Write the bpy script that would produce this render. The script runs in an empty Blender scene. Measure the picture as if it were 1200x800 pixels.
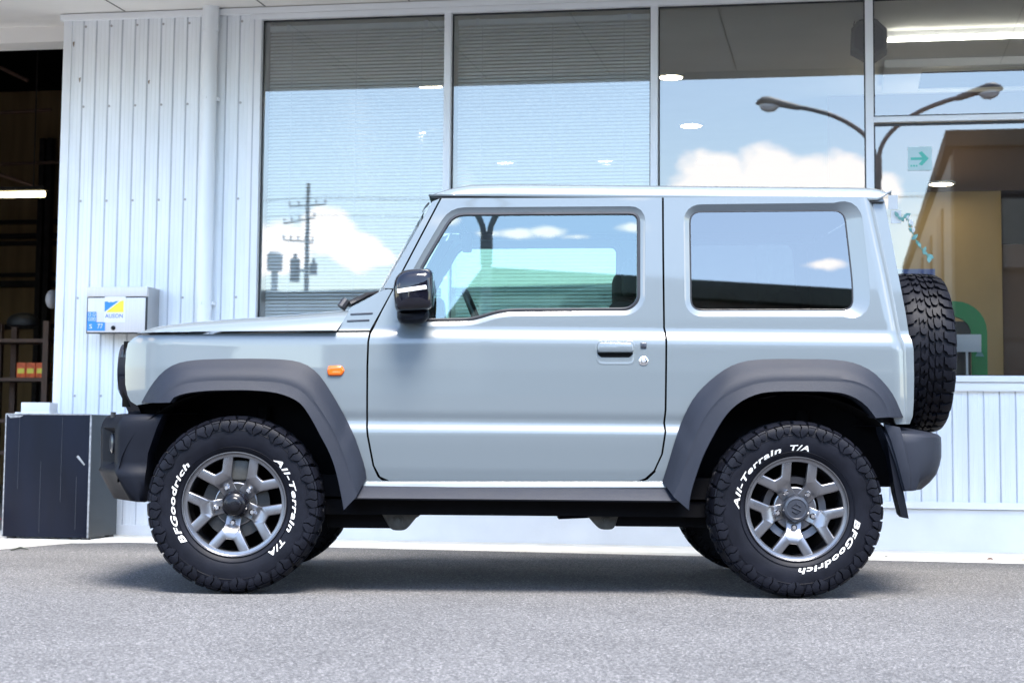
import bpy, bmesh, math, random
import numpy as np
from mathutils import Vector, Matrix
rad = math.radians
random.seed(4)
C = bpy.context.scene.collection
SC = bpy.context.scene

# ------------------------------------------------------------------ camera
F, CAM = 2102.45, np.array([-0.073, -8.007, 0.639])
YAW, PITCH, ROLL, PY0 = 0.00679, 0.08749, 0.00887, 325.04
def cam_axes():
    cy, sy, cp, sp = math.cos(YAW), math.sin(YAW), math.cos(PITCH), math.sin(PITCH)
    fw = np.array([sy*cp, cy*cp, sp]); r = np.array([cy, -sy, 0.0]); u = np.cross(r, fw)
    return math.cos(ROLL)*r + math.sin(ROLL)*u, -math.sin(ROLL)*r + math.cos(ROLL)*u, fw
AX = cam_axes()
cd = bpy.data.cameras.new('camera'); cam = bpy.data.objects.new('camera', cd); C.objects.link(cam)
cam.matrix_world = Matrix(((AX[0][0], AX[1][0], -AX[2][0], CAM[0]), (AX[0][1], AX[1][1], -AX[2][1], CAM[1]),
                           (AX[0][2], AX[1][2], -AX[2][2], CAM[2]), (0, 0, 0, 1)))
cd.sensor_width = 36; cd.lens = F/1200*36; cd.shift_y = -(400-PY0)/1200
cd.clip_start = 0.1; cd.clip_end = 3000
cd.dof.use_dof = True; cd.dof.focus_distance = 7.35; cd.dof.aperture_fstop = 5.0
SC.camera = cam

def ray(px, py):                       # photograph pixel -> world ray
    d = AX[0]*((px-600)/F) + AX[1]*((PY0-py)/F) + AX[2]
    return CAM, d
def at(px, py, Y):                     # point on the plane y = Y
    o, d = ray(px, py); return o + d*((Y-o[1])/d[1])
def onz(px, py, Z=0.0):
    o, d = ray(px, py); return o + d*((Z-o[2])/d[2])
# building frame: origin on the wall line, x along the wall to the right, y into the building
BY, BROT = 2.55, rad(-11.0)
BT = np.array([math.cos(BROT), math.sin(BROT), 0]); BN = np.array([-math.sin(BROT), math.cos(BROT), 0]); BP = np.array([0, BY, 0])
def W(px, py, off=0.0):                # (u, z) on the plane parallel to the wall, off metres into the building
    o, d = ray(px, py); t = ((BP-o)@BN + off)/(d@BN); q = o + d*t - BP
    return float(q@BT), float(q[2])
def mirror(px, py, dist):              # point seen reflected in the wall glass, dist metres beyond it
    o, d = ray(px, py); t = ((BP-o)@BN)/(d@BN); h = o + d*t; d2 = d - 2*(d@BN)*BN; d2 = d2/np.linalg.norm(d2)
    return h + d2*dist, d2

# ------------------------------------------------------------------ render / sky / sun
SC.view_settings.view_transform = 'Standard'; SC.view_settings.look = 'None'
SC.view_settings.exposure = 2.3; SC.view_settings.gamma = 1.0
SC.cycles.max_bounces = 10; SC.cycles.transparent_max_bounces = 12; SC.cycles.use_denoising = True
SC.cycles.caustics_reflective = False; SC.cycles.caustics_refractive = False
SUN_EL, SUN_AZ = rad(60), rad(166)     # azimuth from +Y clockwise: nearly behind the photographer
wd = bpy.data.worlds.new('World'); SC.world = wd; wd.use_nodes = True
nt = wd.node_tree; N = nt.nodes; L = nt.links
bg = N['Background']; bg.inputs['Strength'].default_value = 0.15
sky = N.new('ShaderNodeTexSky'); sky.sky_type = 'NISHITA'; sky.sun_disc = False
sky.sun_elevation = SUN_EL; sky.sun_rotation = SUN_AZ; sky.air_density = 1.0; sky.dust_density = 0.6; sky.ozone_density = 1.2
tc = N.new('ShaderNodeTexCoord')
nz = N.new('ShaderNodeTexNoise'); nz.inputs['Scale'].default_value = 34; nz.inputs['Detail'].default_value = 9; nz.inputs['Roughness'].default_value = 0.55
mpn = N.new('ShaderNodeMapping'); mpn.inputs['Scale'].default_value = (1, 1, 1.3)
L.new(tc.outputs['Generated'], mpn.inputs['Vector']); L.new(mpn.outputs[0], nz.inputs['Vector'])
def vmath(op, a, b=None):
    n = N.new('ShaderNodeVectorMath'); n.operation = op
    if hasattr(a, 'is_linked'): L.new(a, n.inputs[0])
    else: n.inputs[0].default_value = a
    if b is not None:
        if hasattr(b, 'is_linked'): L.new(b, n.inputs[1])
        else: n.inputs[1].default_value = b
    return n
def smath(op, a, b=None, clamp=False):
    n = N.new('ShaderNodeMath'); n.operation = op; n.use_clamp = clamp
    for i, v in ((0, a), (1, b)):
        if v is None: continue
        if hasattr(v, 'is_linked'): L.new(v, n.inputs[i])
        else: n.inputs[i].default_value = v
    return n.outputs[0]
lobes = []
for px, py, rp in ((845, 205, 38), (900, 200, 44), (935, 212, 40), (985, 212, 34), (1020, 225, 30), (820, 225, 30),
                   (330, 290, 36), (385, 275, 33), (415, 292, 30), (445, 300, 14), (300, 300, 28)):
    lobes.append((mirror(px, py, 1)[1], rp/F*1.55, 0))
for az, el, r, kk in ((-3.0, 15.9, 1.0, 1), (-1.9, 16.0, 1.1, 1), (-.4, 15.6, .7, 1), (.5, 15.6, .9, 1), (1.6, 15.65, .9, 1), (2.5, 15.5, .6, 1), (4.6, 15.8, .9, 1), (10.6, 14.5, 1.0, 1), (-60, 14, 9, 0), (55, 16, 10, 0), (75, 12, 8, 0), (-85, 10, 9, 0), (120, 12, 10, 0), (170, 12, 12, 0), (-130, 14, 10, 0)):
    a, e = rad(az), rad(el); lobes.append((np.array([math.sin(a)*math.cos(e), -math.cos(a)*math.cos(e), math.sin(e)]), rad(r), kk))
vscs = [(1, 1, 1.4), (1, 1, 4.5)]
vsc = [vmath('MULTIPLY', tc.outputs['Generated'], v).outputs[0] for v in vscs]
cur = None
for c, r, kk in lobes:
    dist = vmath('DISTANCE', vsc[kk], tuple(float(v)*k for v, k in zip(c, vscs[kk]))).outputs['Value']
    m = smath('SUBTRACT', 1.0, smath('DIVIDE', dist, float(r)))
    if kk: m = smath('ADD', smath('MULTIPLY', m, .45), .06)
    cur = m if cur is None else smath('MAXIMUM', cur, m)
nz2 = smath('MULTIPLY', smath('SUBTRACT', nz.outputs['Fac'], 0.5), 1.25)
cm = smath('MULTIPLY', smath('ADD', smath('SUBTRACT', cur, .16), nz2), 4.2, True)
mx = N.new('ShaderNodeMix'); mx.data_type = 'RGBA'
L.new(cm, mx.inputs['Factor']); L.new(sky.outputs[0], mx.inputs['A']); mx.inputs['B'].default_value = (9.0, 8.8, 8.75, 1)
L.new(mx.outputs['Result'], bg.inputs['Color'])
sd = bpy.data.lights.new('sun', 'SUN'); sd.energy = 2.5; sd.angle = rad(24); sd.color = (1.0, 0.95, 0.885)
sun = bpy.data.objects.new('sun', sd); C.objects.link(sun)
sv = Vector((math.sin(SUN_AZ)*math.cos(SUN_EL), math.cos(SUN_AZ)*math.cos(SUN_EL), math.sin(SUN_EL)))
sun.rotation_euler = sv.to_track_quat('Z', 'Y').to_euler()

# ------------------------------------------------------------------ materials
def mat(name, col, rough=0.5, metal=0.0, coat=0.0, spec=0.5, emit=None, estr=1.0, var=0.0, vscale=8.0, bump=0.0, bscale=200.0, stretch=(1, 1, 1), flake=0.0):
    m = bpy.data.materials.new(name); m.use_nodes = True
    n, l = m.node_tree.nodes, m.node_tree.links; b = n['Principled BSDF']
    b.inputs['Base Color'].default_value = (*col, 1); b.inputs['Roughness'].default_value = rough; b.inputs['Metallic'].default_value = metal
    b.inputs['Coat Weight'].default_value = coat; b.inputs['Coat Roughness'].default_value = 0.03; b.inputs['Specular IOR Level'].default_value = spec
    if emit: b.inputs['Emission Color'].default_value = (*emit, 1); b.inputs['Emission Strength'].default_value = estr
    t = n.new('ShaderNodeTexCoord'); mp = n.new('ShaderNodeMapping'); mp.inputs['Scale'].default_value = stretch; l.new(t.outputs['Object'], mp.inputs['Vector'])
    if var:
        x = n.new('ShaderNodeTexNoise'); x.inputs['Scale'].default_value = vscale; x.inputs['Detail'].default_value = 6; l.new(mp.outputs[0], x.inputs['Vector'])
        mr = n.new('ShaderNodeMapRange'); mr.inputs['From Min'].default_value = .3; mr.inputs['From Max'].default_value = .7
        mr.inputs['To Min'].default_value = 1-var; mr.inputs['To Max'].default_value = 1+var; l.new(x.outputs['Fac'], mr.inputs['Value'])
        vm = n.new('ShaderNodeVectorMath'); vm.operation = 'SCALE'; vm.inputs[0].default_value = col; l.new(mr.outputs[0], vm.inputs['Scale']); l.new(vm.outputs[0], b.inputs['Base Color'])
        ar = n.new('ShaderNodeMapRange'); ar.inputs['To Min'].default_value = max(0, rough-.08*min(1, rough*3)); ar.inputs['To Max'].default_value = min(1, rough+.1*min(1, rough*3))
        l.new(x.outputs['Fac'], ar.inputs['Value']); l.new(ar.outputs[0], b.inputs['Roughness'])
    if bump:
        y = n.new('ShaderNodeTexNoise'); y.inputs['Scale'].default_value = bscale; y.inputs['Detail'].default_value = 3; l.new(t.outputs['Object'], y.inputs['Vector'])
        bp = n.new('ShaderNodeBump'); bp.inputs['Strength'].default_value = bump; bp.inputs['Distance'].default_value = .002; l.new(y.outputs['Fac'], bp.inputs['Height']); l.new(bp.outputs[0], b.inputs['Normal'])
    return m
def glass(name, tint, refl, ior=1.5, rough=0.0, rtint=(1, 1, 1)):   # thin pane: clear tinted transmission under a reflecting coat
    m = bpy.data.materials.new(name); m.use_nodes = True
    n, l = m.node_tree.nodes, m.node_tree.links; n.clear()
    o = n.new('ShaderNodeOutputMaterial'); tr = n.new('ShaderNodeBsdfTransparent'); tr.inputs[0].default_value = (*tint, 1)
    g = n.new('ShaderNodeBsdfGlossy'); g.inputs['Roughness'].default_value = rough; g.inputs['Color'].default_value = (*rtint, 1)
    fr = n.new('ShaderNodeFresnel'); fr.inputs['IOR'].default_value = ior
    ad = n.new('ShaderNodeMath'); ad.operation = 'ADD'; ad.use_clamp = True; ad.inputs[1].default_value = refl; l.new(fr.outputs[0], ad.inputs[0])
    mi = n.new('ShaderNodeMixShader'); l.new(ad.outputs[0], mi.inputs[0]); l.new(tr.outputs[0], mi.inputs[1]); l.new(g.outputs[0], mi.inputs[2]); l.new(mi.outputs[0], o.inputs[0])
    return m
M = {}
M['paint'] = mat('grey_paint', (.113, .136, .149), .30, 0, 1.0, .5)
M['black_plastic'] = mat('black_plastic', (.012, .0145, .022), .48, spec=.2, var=.12, vscale=5, bump=.35, bscale=900)
M['dark_plastic'] = mat('dark_plastic', (.0045, .0055, .0095), .5, spec=.13, var=.15, vscale=6, bump=.2, bscale=900)
M['gloss_black'] = mat('gloss_black', (.004, .004, .008), .05, coat=0, var=.1)
M['rubber'] = mat('tyre_rubber', (.0048, .0054, .0088), .48, spec=.12, var=.3, vscale=14, bump=.3, bscale=300)
M['seal'] = mat('rubber_seal', (.012, .012, .014), .35, var=.1)
M['under'] = mat('underbody', (.004, .004, .005), .85, spec=.1, var=.3, vscale=9)
M['bracket'] = mat('bracket_steel', (.06, .06, .055), .55, metal=.4, var=.3, vscale=30)
M['gap'] = mat('panel_gap', (.004, .004, .004), .9, spec=.1, var=.1)
M['rim'] = mat('gunmetal_rim', (.20, .20, .212), .29, metal=.9, coat=.15, var=.02, vscale=20)
M['barrel'] = mat('rim_barrel', (.10, .10, .11), .35, metal=.8, var=.1)
M['chrome'] = mat('bright_metal', (.75, .75, .77), .14, metal=1, var=.05)
M['disc'] = mat('brake_steel', (.03, .03, .03), .45, metal=.6, var=.15, vscale=30)
M['letter'] = mat('white_letter', (.60, .60, .57), .6, var=.14, vscale=40)
M['cap'] = mat('cap_black', (.004, .004, .006), .25, spec=.25, coat=.1, var=.1)
M['capgrey'] = mat('cap_grey', (.016, .019, .027), .35, coat=.3, var=.1)
M['amber'] = mat('amber_lens', (.62, .10, .002), .12, coat=.6, var=.05)
M['lens'] = mat('clear_lens', (.75, .75, .76), .1, coat=1, var=.05)
M['red'] = mat('red_lens', (.5, .02, .02), .1, coat=1, var=.05)
M['fabric'] = mat('seat_fabric', (.02, .02, .022), .9, var=.2, bump=.5)
M['trim'] = mat('cabin_trim', (.025, .025, .027), .7, var=.15)
M['headliner'] = mat('headliner', (.16, .16, .155), .9, var=.05)
M['door_glass'] = glass('door_glass', (.76, 1.0, .89), .11, 1.6, rtint=(.86, 1.0, 1.0))
M['dark_glass'] = glass('privacy_glass', (.20, .23, .24), .10, 1.6)
M['screen_glass'] = glass('screen_glass', (.66, .88, .80), .10, 1.5)

M['glaze'] = glass('shop_glazing', (.88, .91, .90), .097, 1.6, 0.0)
M['alu'] = mat('white_aluminium', (.84, .86, .88), .35, spec=.4, var=.03, vscale=4)
M['siding'] = mat('white_siding', (.84, .87, .89), .4, spec=.4, var=.05, vscale=3, stretch=(6, 6, .6))
M['siding_groove'] = mat('siding_groove', (.56, .58, .62), .6, var=.15, vscale=5, stretch=(3, 3, .4))
M['pipe'] = mat('white_pvc', (.84, .87, .89), .32, var=.03, vscale=5, stretch=(4, 4, .5))
M['soffit'] = mat('soffit_board', (.80, .775, .74), .8, var=.05, vscale=1.5)
M['dark_line'] = mat('joint_dark', (.09, .085, .08), .9, var=.2)  # dark joint lines between the soffit boards
M['plinth'] = mat('painted_concrete', (.72, .745, .77), .75, var=.05, vscale=4, bump=.3, bscale=60)
M['steel'] = mat('stainless', (.46, .45, .44), .34, metal=.75, var=.07, vscale=4, stretch=(1, 30, 1))
M['steel_face'] = mat('brushed_face', (.66, .63, .61), .40, metal=.25, var=.05, vscale=4, stretch=(30, 1, 1))
M['blue'] = mat('sticker_blue', (.03, .25, .72), .4, var=.04)
M['yellow'] = mat('sticker_yellow', (.90, .74, .05), .4, var=.04)
M['white'] = mat('white_card', (.80, .80, .80), .5, var=.03)
M['navy_text'] = mat('printed_blue', (.10, .16, .42), .5, var=.03)
M['dark_panel'] = mat('scuffed_panel', (.0035, .0055, .014), .5, spec=.16, var=.45, vscale=3.5, stretch=(1, 1, .3), bump=.2, bscale=40)
M['panel_side'] = mat('panel_side_grey', (.028, .034, .038), .5, var=.2, vscale=3, stretch=(1, 1, .3))
M['scratchline'] = mat('faint_scratch', (.016, .020, .030), .5, var=.4, vscale=30)
M['scuff'] = mat('scuffed_edge', (.24, .25, .26), .7, var=.5, vscale=40)
M['slat'] = mat('blind_slat', (.90, .92, .91), .5, var=.03)
M['ceiling'] = mat('ceiling_board', (.72, .72, .68), .85, var=.04, vscale=2)
M['ochre'] = mat('ochre_wall', (.47, .33, .16), .8, var=.08, vscale=3)
M['brown'] = mat('brown_door', (.13, .075, .045), .6, var=.1, vscale=3)
M['room'] = mat('room_wall', (.62, .60, .56), .85, var=.04)
M['floor'] = mat('room_floor', (.30, .29, .27), .5, var=.08)
M['green'] = mat('green_frame', (.01, .30, .06), .35, var=.05)
M['mint'] = mat('mint_paper', (.22, .46, .43), .7, var=.15, vscale=30)
M['exit_green'] = mat('exit_green', (.10, .50, .40), .5, var=.04)
M['speaker'] = mat('speaker_black', (.008, .008, .009), .6, var=.15)
M['lampglow'] = mat('downlight_glow', (.9, .85, .7), .5, emit=(1, .86, .60), estr=7, var=.02)
M['tubeglow'] = mat('tube_glow', (.9, .9, .85), .5, emit=(1, .95, .85), estr=3.5, var=.02)
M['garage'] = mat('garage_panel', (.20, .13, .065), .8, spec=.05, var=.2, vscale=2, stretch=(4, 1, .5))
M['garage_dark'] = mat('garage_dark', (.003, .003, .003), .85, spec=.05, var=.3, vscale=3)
M['girt'] = mat('steel_girt', (.025, .022, .02), .6, spec=.05, var=.3)
M['orange'] = mat('orange_print', (.85, .13, .02), .5, var=.35, vscale=25)
M['redhose'] = mat('red_rubber', (.6, .02, .02), .4, var=.1)
M['wood'] = mat('brown_rack', (.10, .05, .03), .6, var=.2)
M['pole'] = mat('lamp_pole_steel', (.16, .16, .17), .4, metal=.3, var=.1)
M['lamp_head'] = mat('lamp_head_grey', (.20, .19, .19), .45, var=.1)
M['concrete_pole'] = mat('pole_concrete', (.20, .20, .19), .8, var=.1)
M['opp_dark'] = mat('brown_cladding', (.045, .035, .03), .7, var=.2, vscale=1)
M['opp_beige'] = mat('beige_render', (.42, .36, .28), .8, var=.08, vscale=1)
M['opp_grey'] = mat('grey_cladding', (.62, .64, .62), .7, var=.15, vscale=.6)
M['opp_roof'] = mat('dark_roof', (.05, .055, .045), .7, var=.2)
M['win_dark'] = mat('far_window', (.02, .025, .03), .15, var=.1)
M['foliage'] = mat('foliage', (.045, .085, .025), .6, var=.4, vscale=2)
M['stub'] = mat('rust_hook', (.26, .20, .14), .6, metal=.3, var=.3)

def asphalt():
    m = bpy.data.materials.new('asphalt'); m.use_nodes = True
    n, l = m.node_tree.nodes, m.node_tree.links; b = n['Principled BSDF']
    t = n.new('ShaderNodeTexCoord')
    v = n.new('ShaderNodeTexVoronoi'); v.inputs['Scale'].default_value = 165; l.new(t.outputs['Object'], v.inputs['Vector'])
    a = n.new('ShaderNodeTexNoise'); a.inputs['Scale'].default_value = 1.1; a.inputs['Detail'].default_value = 7; a.inputs['Roughness'].default_value = .6; l.new(t.outputs['Object'], a.inputs['Vector'])
    f = n.new('ShaderNodeTexNoise'); f.inputs['Scale'].default_value = 85; f.inputs['Detail'].default_value = 5; f.inputs['Roughness'].default_value = .75; l.new(t.outputs['Object'], f.inputs['Vector'])
    sep = n.new('ShaderNodeSeparateColor'); l.new(v.outputs['Color'], sep.inputs[0])
    r = n.new('ShaderNodeValToRGB'); e = r.color_ramp.elements
    e[0].position = 0.0; e[0].color = (.034, .033, .033, 1); e[1].position = 1.0; e[1].color = (.40, .385, .375, 1)
    for p, cc in ((.35, (.078, .076, .076, 1)), (.7, (.132, .128, .126, 1)), (.9, (.23, .223, .217, 1))):
        q = e.new(p); q.color = cc
    mix = n.new('ShaderNodeMath'); mix.operation = 'MULTIPLY_ADD'; mix.inputs[1].default_value = .75; l.new(sep.outputs[0], mix.inputs[0])
    fs = n.new('ShaderNodeMapRange'); fs.inputs['From Min'].default_value = .3; fs.inputs['From Max'].default_value = .7; fs.inputs['To Min'].default_value = -.12; fs.inputs['To Max'].default_value = .35
    l.new(f.outputs['Fac'], fs.inputs['Value']); l.new(fs.outputs[0], mix.inputs[2]); l.new(mix.outputs[0], r.inputs['Fac'])
    mr = n.new('ShaderNodeMapRange'); mr.inputs['From Min'].default_value = .3; mr.inputs['From Max'].default_value = .7; mr.inputs['To Min'].default_value = .86; mr.inputs['To Max'].default_value = 1.12
    l.new(a.outputs['Fac'], mr.inputs['Value'])
    vm = n.new('ShaderNodeVectorMath'); vm.operation = 'SCALE'; l.new(r.outputs[0], vm.inputs[0]); l.new(mr.outputs[0], vm.inputs['Scale']); l.new(vm.outputs[0], b.inputs['Base Color'])
    b.inputs['Roughness'].default_value = .85; b.inputs['Specular IOR Level'].default_value = .3
    bp = n.new('ShaderNodeBump'); bp.inputs['Strength'].default_value = .8; bp.inputs['Distance'].default_value = .004; l.new(v.outputs['Distance'], bp.inputs['Height'])
    l.new(bp.outputs[0], b.inputs['Normal'])
    return m
M['asphalt'] = asphalt()
M['slab'] = mat('concrete_slab', (.70, .68, .62), .85, var=.12, vscale=6, bump=.5, bscale=120)

# ------------------------------------------------------------------ object helpers
def root(name, label, cat, loc=(0, 0, 0), rotz=0.0, group=None):
    o = bpy.data.objects.new(name, None); C.objects.link(o); o.location = loc; o.rotation_euler = (0, 0, rotz); o.empty_display_size = .1
    o['label'] = label; o['category'] = cat
    if group: o['group'] = group
    return o
def tag(o, label, cat, group=None, kind=None):
    if label: o['label'] = label
    if cat: o['category'] = cat
    if group: o['group'] = group
    if kind: o['kind'] = kind
    return o
def finish(name, bm, m, parent=None, angle=35, smooth=True, normals=None):
    me = bpy.data.meshes.new(name); bm.to_mesh(me); bm.free()
    me.materials.append(M[m] if isinstance(m, str) else m)
    if smooth:
        me.polygons.foreach_set('use_smooth', [True]*len(me.polygons)); me.set_sharp_from_angle(angle=rad(angle))
    else: me.polygons.foreach_set('use_smooth', [False]*len(me.polygons))
    if normals: me.normals_split_custom_set_from_vertices(normals(me))
    o = bpy.data.objects.new(name, me); C.objects.link(o)
    if parent: o.parent = parent
    return o
def copy_tree(o, parent=None):
    c = o.copy(); C.objects.link(c); c.parent = parent
    for ch in list(o.children): copy_tree(ch, c)
    return c
def NB(): return bmesh.new()
def box(bm, x0, x1, y0, y1, z0, z1, bev=0.0):
    r = bmesh.ops.create_cube(bm, size=1.0); vs = r['verts']
    for v in vs:
        v.co = Vector(((x0+x1)/2+v.co.x*(x1-x0), (y0+y1)/2+v.co.y*(y1-y0), (z0+z1)/2+v.co.z*(z1-z0)))
    if bev:
        es = list({e for v in vs for e in v.link_edges})
        r2 = bmesh.ops.bevel(bm, geom=es, offset=bev, segments=2, affect='EDGES', profile=.6); return r2['verts']
    return vs
def grid(bm, pts, closed_u=False, closed_v=False, flip=False):       # pts[i][j] -> quads
    vs = [[bm.verts.new(p) for p in row] for row in pts]
    nu, nv = len(vs), len(vs[0])
    for i in range(nu if closed_u else nu-1):
        for j in range(nv if closed_v else nv-1):
            q = [vs[i][j], vs[(i+1) % nu][j], vs[(i+1) % nu][(j+1) % nv], vs[i][(j+1) % nv]]
            try: bm.faces.new(q[::-1] if flip else q)
            except ValueError: pass
    return vs
def tube(bm, path, r, n=10, caps=True):
    path = [Vector(p) for p in path]; rs = r if isinstance(r, (list, tuple)) else [r]*len(path)
    rings = []; ref = None
    for i, p in enumerate(path):
        d = (path[min(i+1, len(path)-1)]-path[max(i-1, 0)]).normalized()
        if ref is None: ref = Vector((0, 0, 1)) if abs(d.z) < .9 else Vector((1, 0, 0))
        a = (ref-d*ref.dot(d)).normalized(); b = d.cross(a); ref = a
        rings.append([p+(a*math.cos(t)+b*math.sin(t))*rs[i] for t in (2*math.pi*k/n for k in range(n))])
    vs = grid(bm, rings, closed_v=True, flip=True)
    if caps: bm.faces.new(vs[0]); bm.faces.new(vs[-1][::-1])
    return vs
def lathe(bm, prof, n=64, cap0=False, cap1=False):                  # prof [(w, r)] round local Y axis, outside = -Y
    vs = grid(bm, [[(r*math.cos(t), -w, r*math.sin(t)) for w, r in prof] for t in (2*math.pi*k/n for k in range(n))], closed_u=True)
    if cap0: bm.faces.new([v[0] for v in vs])
    if cap1: bm.faces.new([v[-1] for v in vs][::-1])
    return vs
def poly_extrude(bm, pts, vec, bev=0.0, seg=2):                      # flat outline extruded along vec, rounded front rim
    vs = [bm.verts.new(p) for p in pts]; f = bm.faces.new(vs); f.normal_update()
    vec = Vector(vec)
    if f.normal.dot(vec) > 0: f.normal_flip()
    r = bmesh.ops.extrude_face_region(bm, geom=[f]); nv = [g for g in r['geom'] if isinstance(g, bmesh.types.BMVert)]
    bmesh.ops.translate(bm, verts=nv, vec=vec)
    nf = [g for g in r['geom'] if isinstance(g, bmesh.types.BMFace)]
    bmesh.ops.reverse_faces(bm, faces=[]) if False else None
    if bev:
        es = list(nf[0].edges); bmesh.ops.bevel(bm, geom=es, offset=bev, segments=seg, affect='EDGES', profile=.5)
    return nv
def fixn(bm): bmesh.ops.recalc_face_normals(bm, faces=bm.faces[:])
def smooth_poly(pts, r, n=5):                                        # round the corners of a 2-D outline
    out = []; k = len(pts)
    for i in range(k):
        p = np.array(pts[i][:2], float); a = np.array(pts[i-1][:2], float); b = np.array(pts[(i+1) % k][:2], float)
        rr = pts[i][2] if len(pts[i]) > 2 else r
        da, db = a-p, b-p; la, lb = np.linalg.norm(da), np.linalg.norm(db); t = min(rr, la*.48, lb*.48)
        if t < 1e-9: out.append(tuple(p)); continue
        pa, pb = p+da/la*t, p+db/lb*t
        for s in np.linspace(0, 1, n): out.append(tuple((1-s)**2*pa+2*s*(1-s)*p+s*s*pb))
    return out
def resample(pts, n):
    P = np.array(pts, float); d = np.r_[0, np.cumsum(np.linalg.norm(np.diff(P, axis=0), axis=1))]
    # light Chaikin-like smoothing by cubic hermite on arc length
    s = np.linspace(0, d[-1], n); out = []
    m = np.zeros_like(P)
    for i in range(len(P)):
        a, b = max(i-1, 0), min(i+1, len(P)-1); m[i] = (P[b]-P[a])/(d[b]-d[a])
    for q in s:
        i = min(max(np.searchsorted(d, q)-1, 0), len(P)-2); h = d[i+1]-d[i]; t = (q-d[i])/h
        out.append((2*t**3-3*t**2+1)*P[i]+(t**3-2*t**2+t)*h*m[i]+(-2*t**3+3*t**2)*P[i+1]+(t**3-t**2)*h*m[i+1])
    return [tuple(o) for o in out]
def offset_poly(pts, d):                                             # outward offset (d may be a function of the outward normal)
    P = [np.array(p, float) for p in pts]; A = sum(P[i-1][0]*P[i][1]-P[i][0]*P[i-1][1] for i in range(len(P)))
    s = 1 if A > 0 else -1; out = []
    for i in range(len(P)):
        e1 = P[i]-P[i-1]; e2 = P[(i+1) % len(P)]-P[i]
        n1 = np.array([e1[1], -e1[0]])*s/max(np.linalg.norm(e1), 1e-9); n2 = np.array([e2[1], -e2[0]])*s/max(np.linalg.norm(e2), 1e-9)
        n = n1+n2; n = n/max(np.linalg.norm(n), 1e-9); c = max(n@n1, .5)
        dd = d(n) if callable(d) else d
        out.append(tuple(P[i]+n*dd/c))
    return out
def text_mesh(s, size, extrude=0.0, shear=0.0, bold=0.0, space=1.0, res=3):
    cu = bpy.data.curves.new('text', 'FONT'); cu.body = s; cu.size = size; cu.extrude = extrude; cu.shear = shear; cu.offset = bold; cu.space_character = space; cu.resolution_u = res
    o = bpy.data.objects.new('text', cu); C.objects.link(o); bpy.context.view_layer.update()
    me = bpy.data.meshes.new_from_object(o.evaluated_get(bpy.context.evaluated_depsgraph_get())); bpy.data.objects.remove(o); bpy.data.curves.remove(cu)
    bm = bmesh.new(); bm.from_mesh(me); bpy.data.meshes.remove(me)
    xs = [v.co.x for v in bm.verts]; return bm, min(xs), max(xs)
def text_on_wall(name, s, u0, u1, z0, y, m, parent, h=None, bold=0.0):   # flat lettering facing -y, between u0 and u1
    bm, a, b = text_mesh(s, 1.0, bold=bold); k = (u1-u0)/(b-a); kz = (h/.7 if h else k)
    for v in bm.verts: v.co = Vector((u0+(v.co.x-a)*k, y, z0+v.co.y*kz))
    fixn(bm); return finish(name, bm, m, parent, smooth=False)

# ================================================================== GROUND
bm = NB(); S = 1500
vs = [bm.verts.new(p) for p in ((-S, -S, 0), (S, -S, 0), (S, S, 0), (-S, S, 0))]; bm.faces.new(vs)
tag(finish('ground', bm, 'asphalt', smooth=False), 'grey speckled asphalt of the parking lot under the car', 'ground', kind='structure')
# concrete strip along the foot of the building, flaring into the garage ramp at the left
p1, p2, p3, p4 = onz(0, 643), onz(85, 636), onz(150, 635.2), onz(1195, 660)
dv = (p4-p3)/np.linalg.norm(p4-p3)
edge = [p1+(p1-p2)*3, p1, p2, p3, p3+dv*12]
def bl(u, y, z=0.0): return BP+BT*u+BN*y+np.array([0, 0, z])
outline = [tuple(p[:2]) for p in edge]+[tuple(bl(14, .06)[:2]), tuple(bl(-2.6, .06)[:2]), tuple(bl(-2.6, 3)[:2]), tuple(bl(-9, 3)[:2])]
bm = NB(); poly_extrude(bm, [(x, y, -.05) for x, y in outline], (0, 0, .065), .006); fixn(bm)
tag(finish('pavement', bm, 'slab'), 'pale concrete strip along the foot of the white wall', 'pavement', kind='structure')

# ================================================================== BUILDING
B = root('showroom_building', 'white metal clad showroom with a tall glazed front and open garage bay', 'building', tuple(BP), BROT)
GZ = 3.16                                             # head of the glazing
ZS = 3.24                                             # soffit height at the wall
u_wall0 = W(63.5, 440)[0]; u_wall1 = W(291, 330)[0]
siding_top = W(150, 26)[1]
# profiled siding: flat pans with raised ribs every other seam
def siding(name, u0, u1, z0, z1, pitch, parent, rib=.0065, screws=()):
    bm = NB(); n = max(1, round((u1-u0)/pitch)); p = (u1-u0)/n
    prof = [(u0, 0.0)]
    for i in range(n):
        a = u0+i*p
        prof += [(a+.003, -.0), (a+.006, -rib), (a+p*.30, -rib), (a+p*.33, -rib-.0015), (a+p*.36, -rib), (a+p*.62, -rib), (a+p*.65, -rib-.0015), (a+p*.68, -rib), (a+p-.006, -rib), (a+p-.003, 0.0)]
    prof.append((u1, 0.0))
    grid(bm, [[(u, y, z0), (u, y, z1)] for u, y in prof], flip=True); fixn(bm)
    for f in bm.faces:
        if f.normal.y > 0: f.normal_flip()
    o = finish(name, bm, 'siding', parent, angle=25)
    g = NB()
    for i in range(n+1): box(g, u0+i*p-.0028, u0+i*p+.0028, -.0022, .004, z0, z1)
    finish('siding_seam', g, 'siding_groove', o, smooth=False)
    if screws:
        for z in screws:
            for i in range(1, n, 2): g = NB(); lathe_at(g, (u0+i*p+.012, -rib-.001, z), .0075, .004); finish('siding_screw', g, 'steel', o)
    return o
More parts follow.
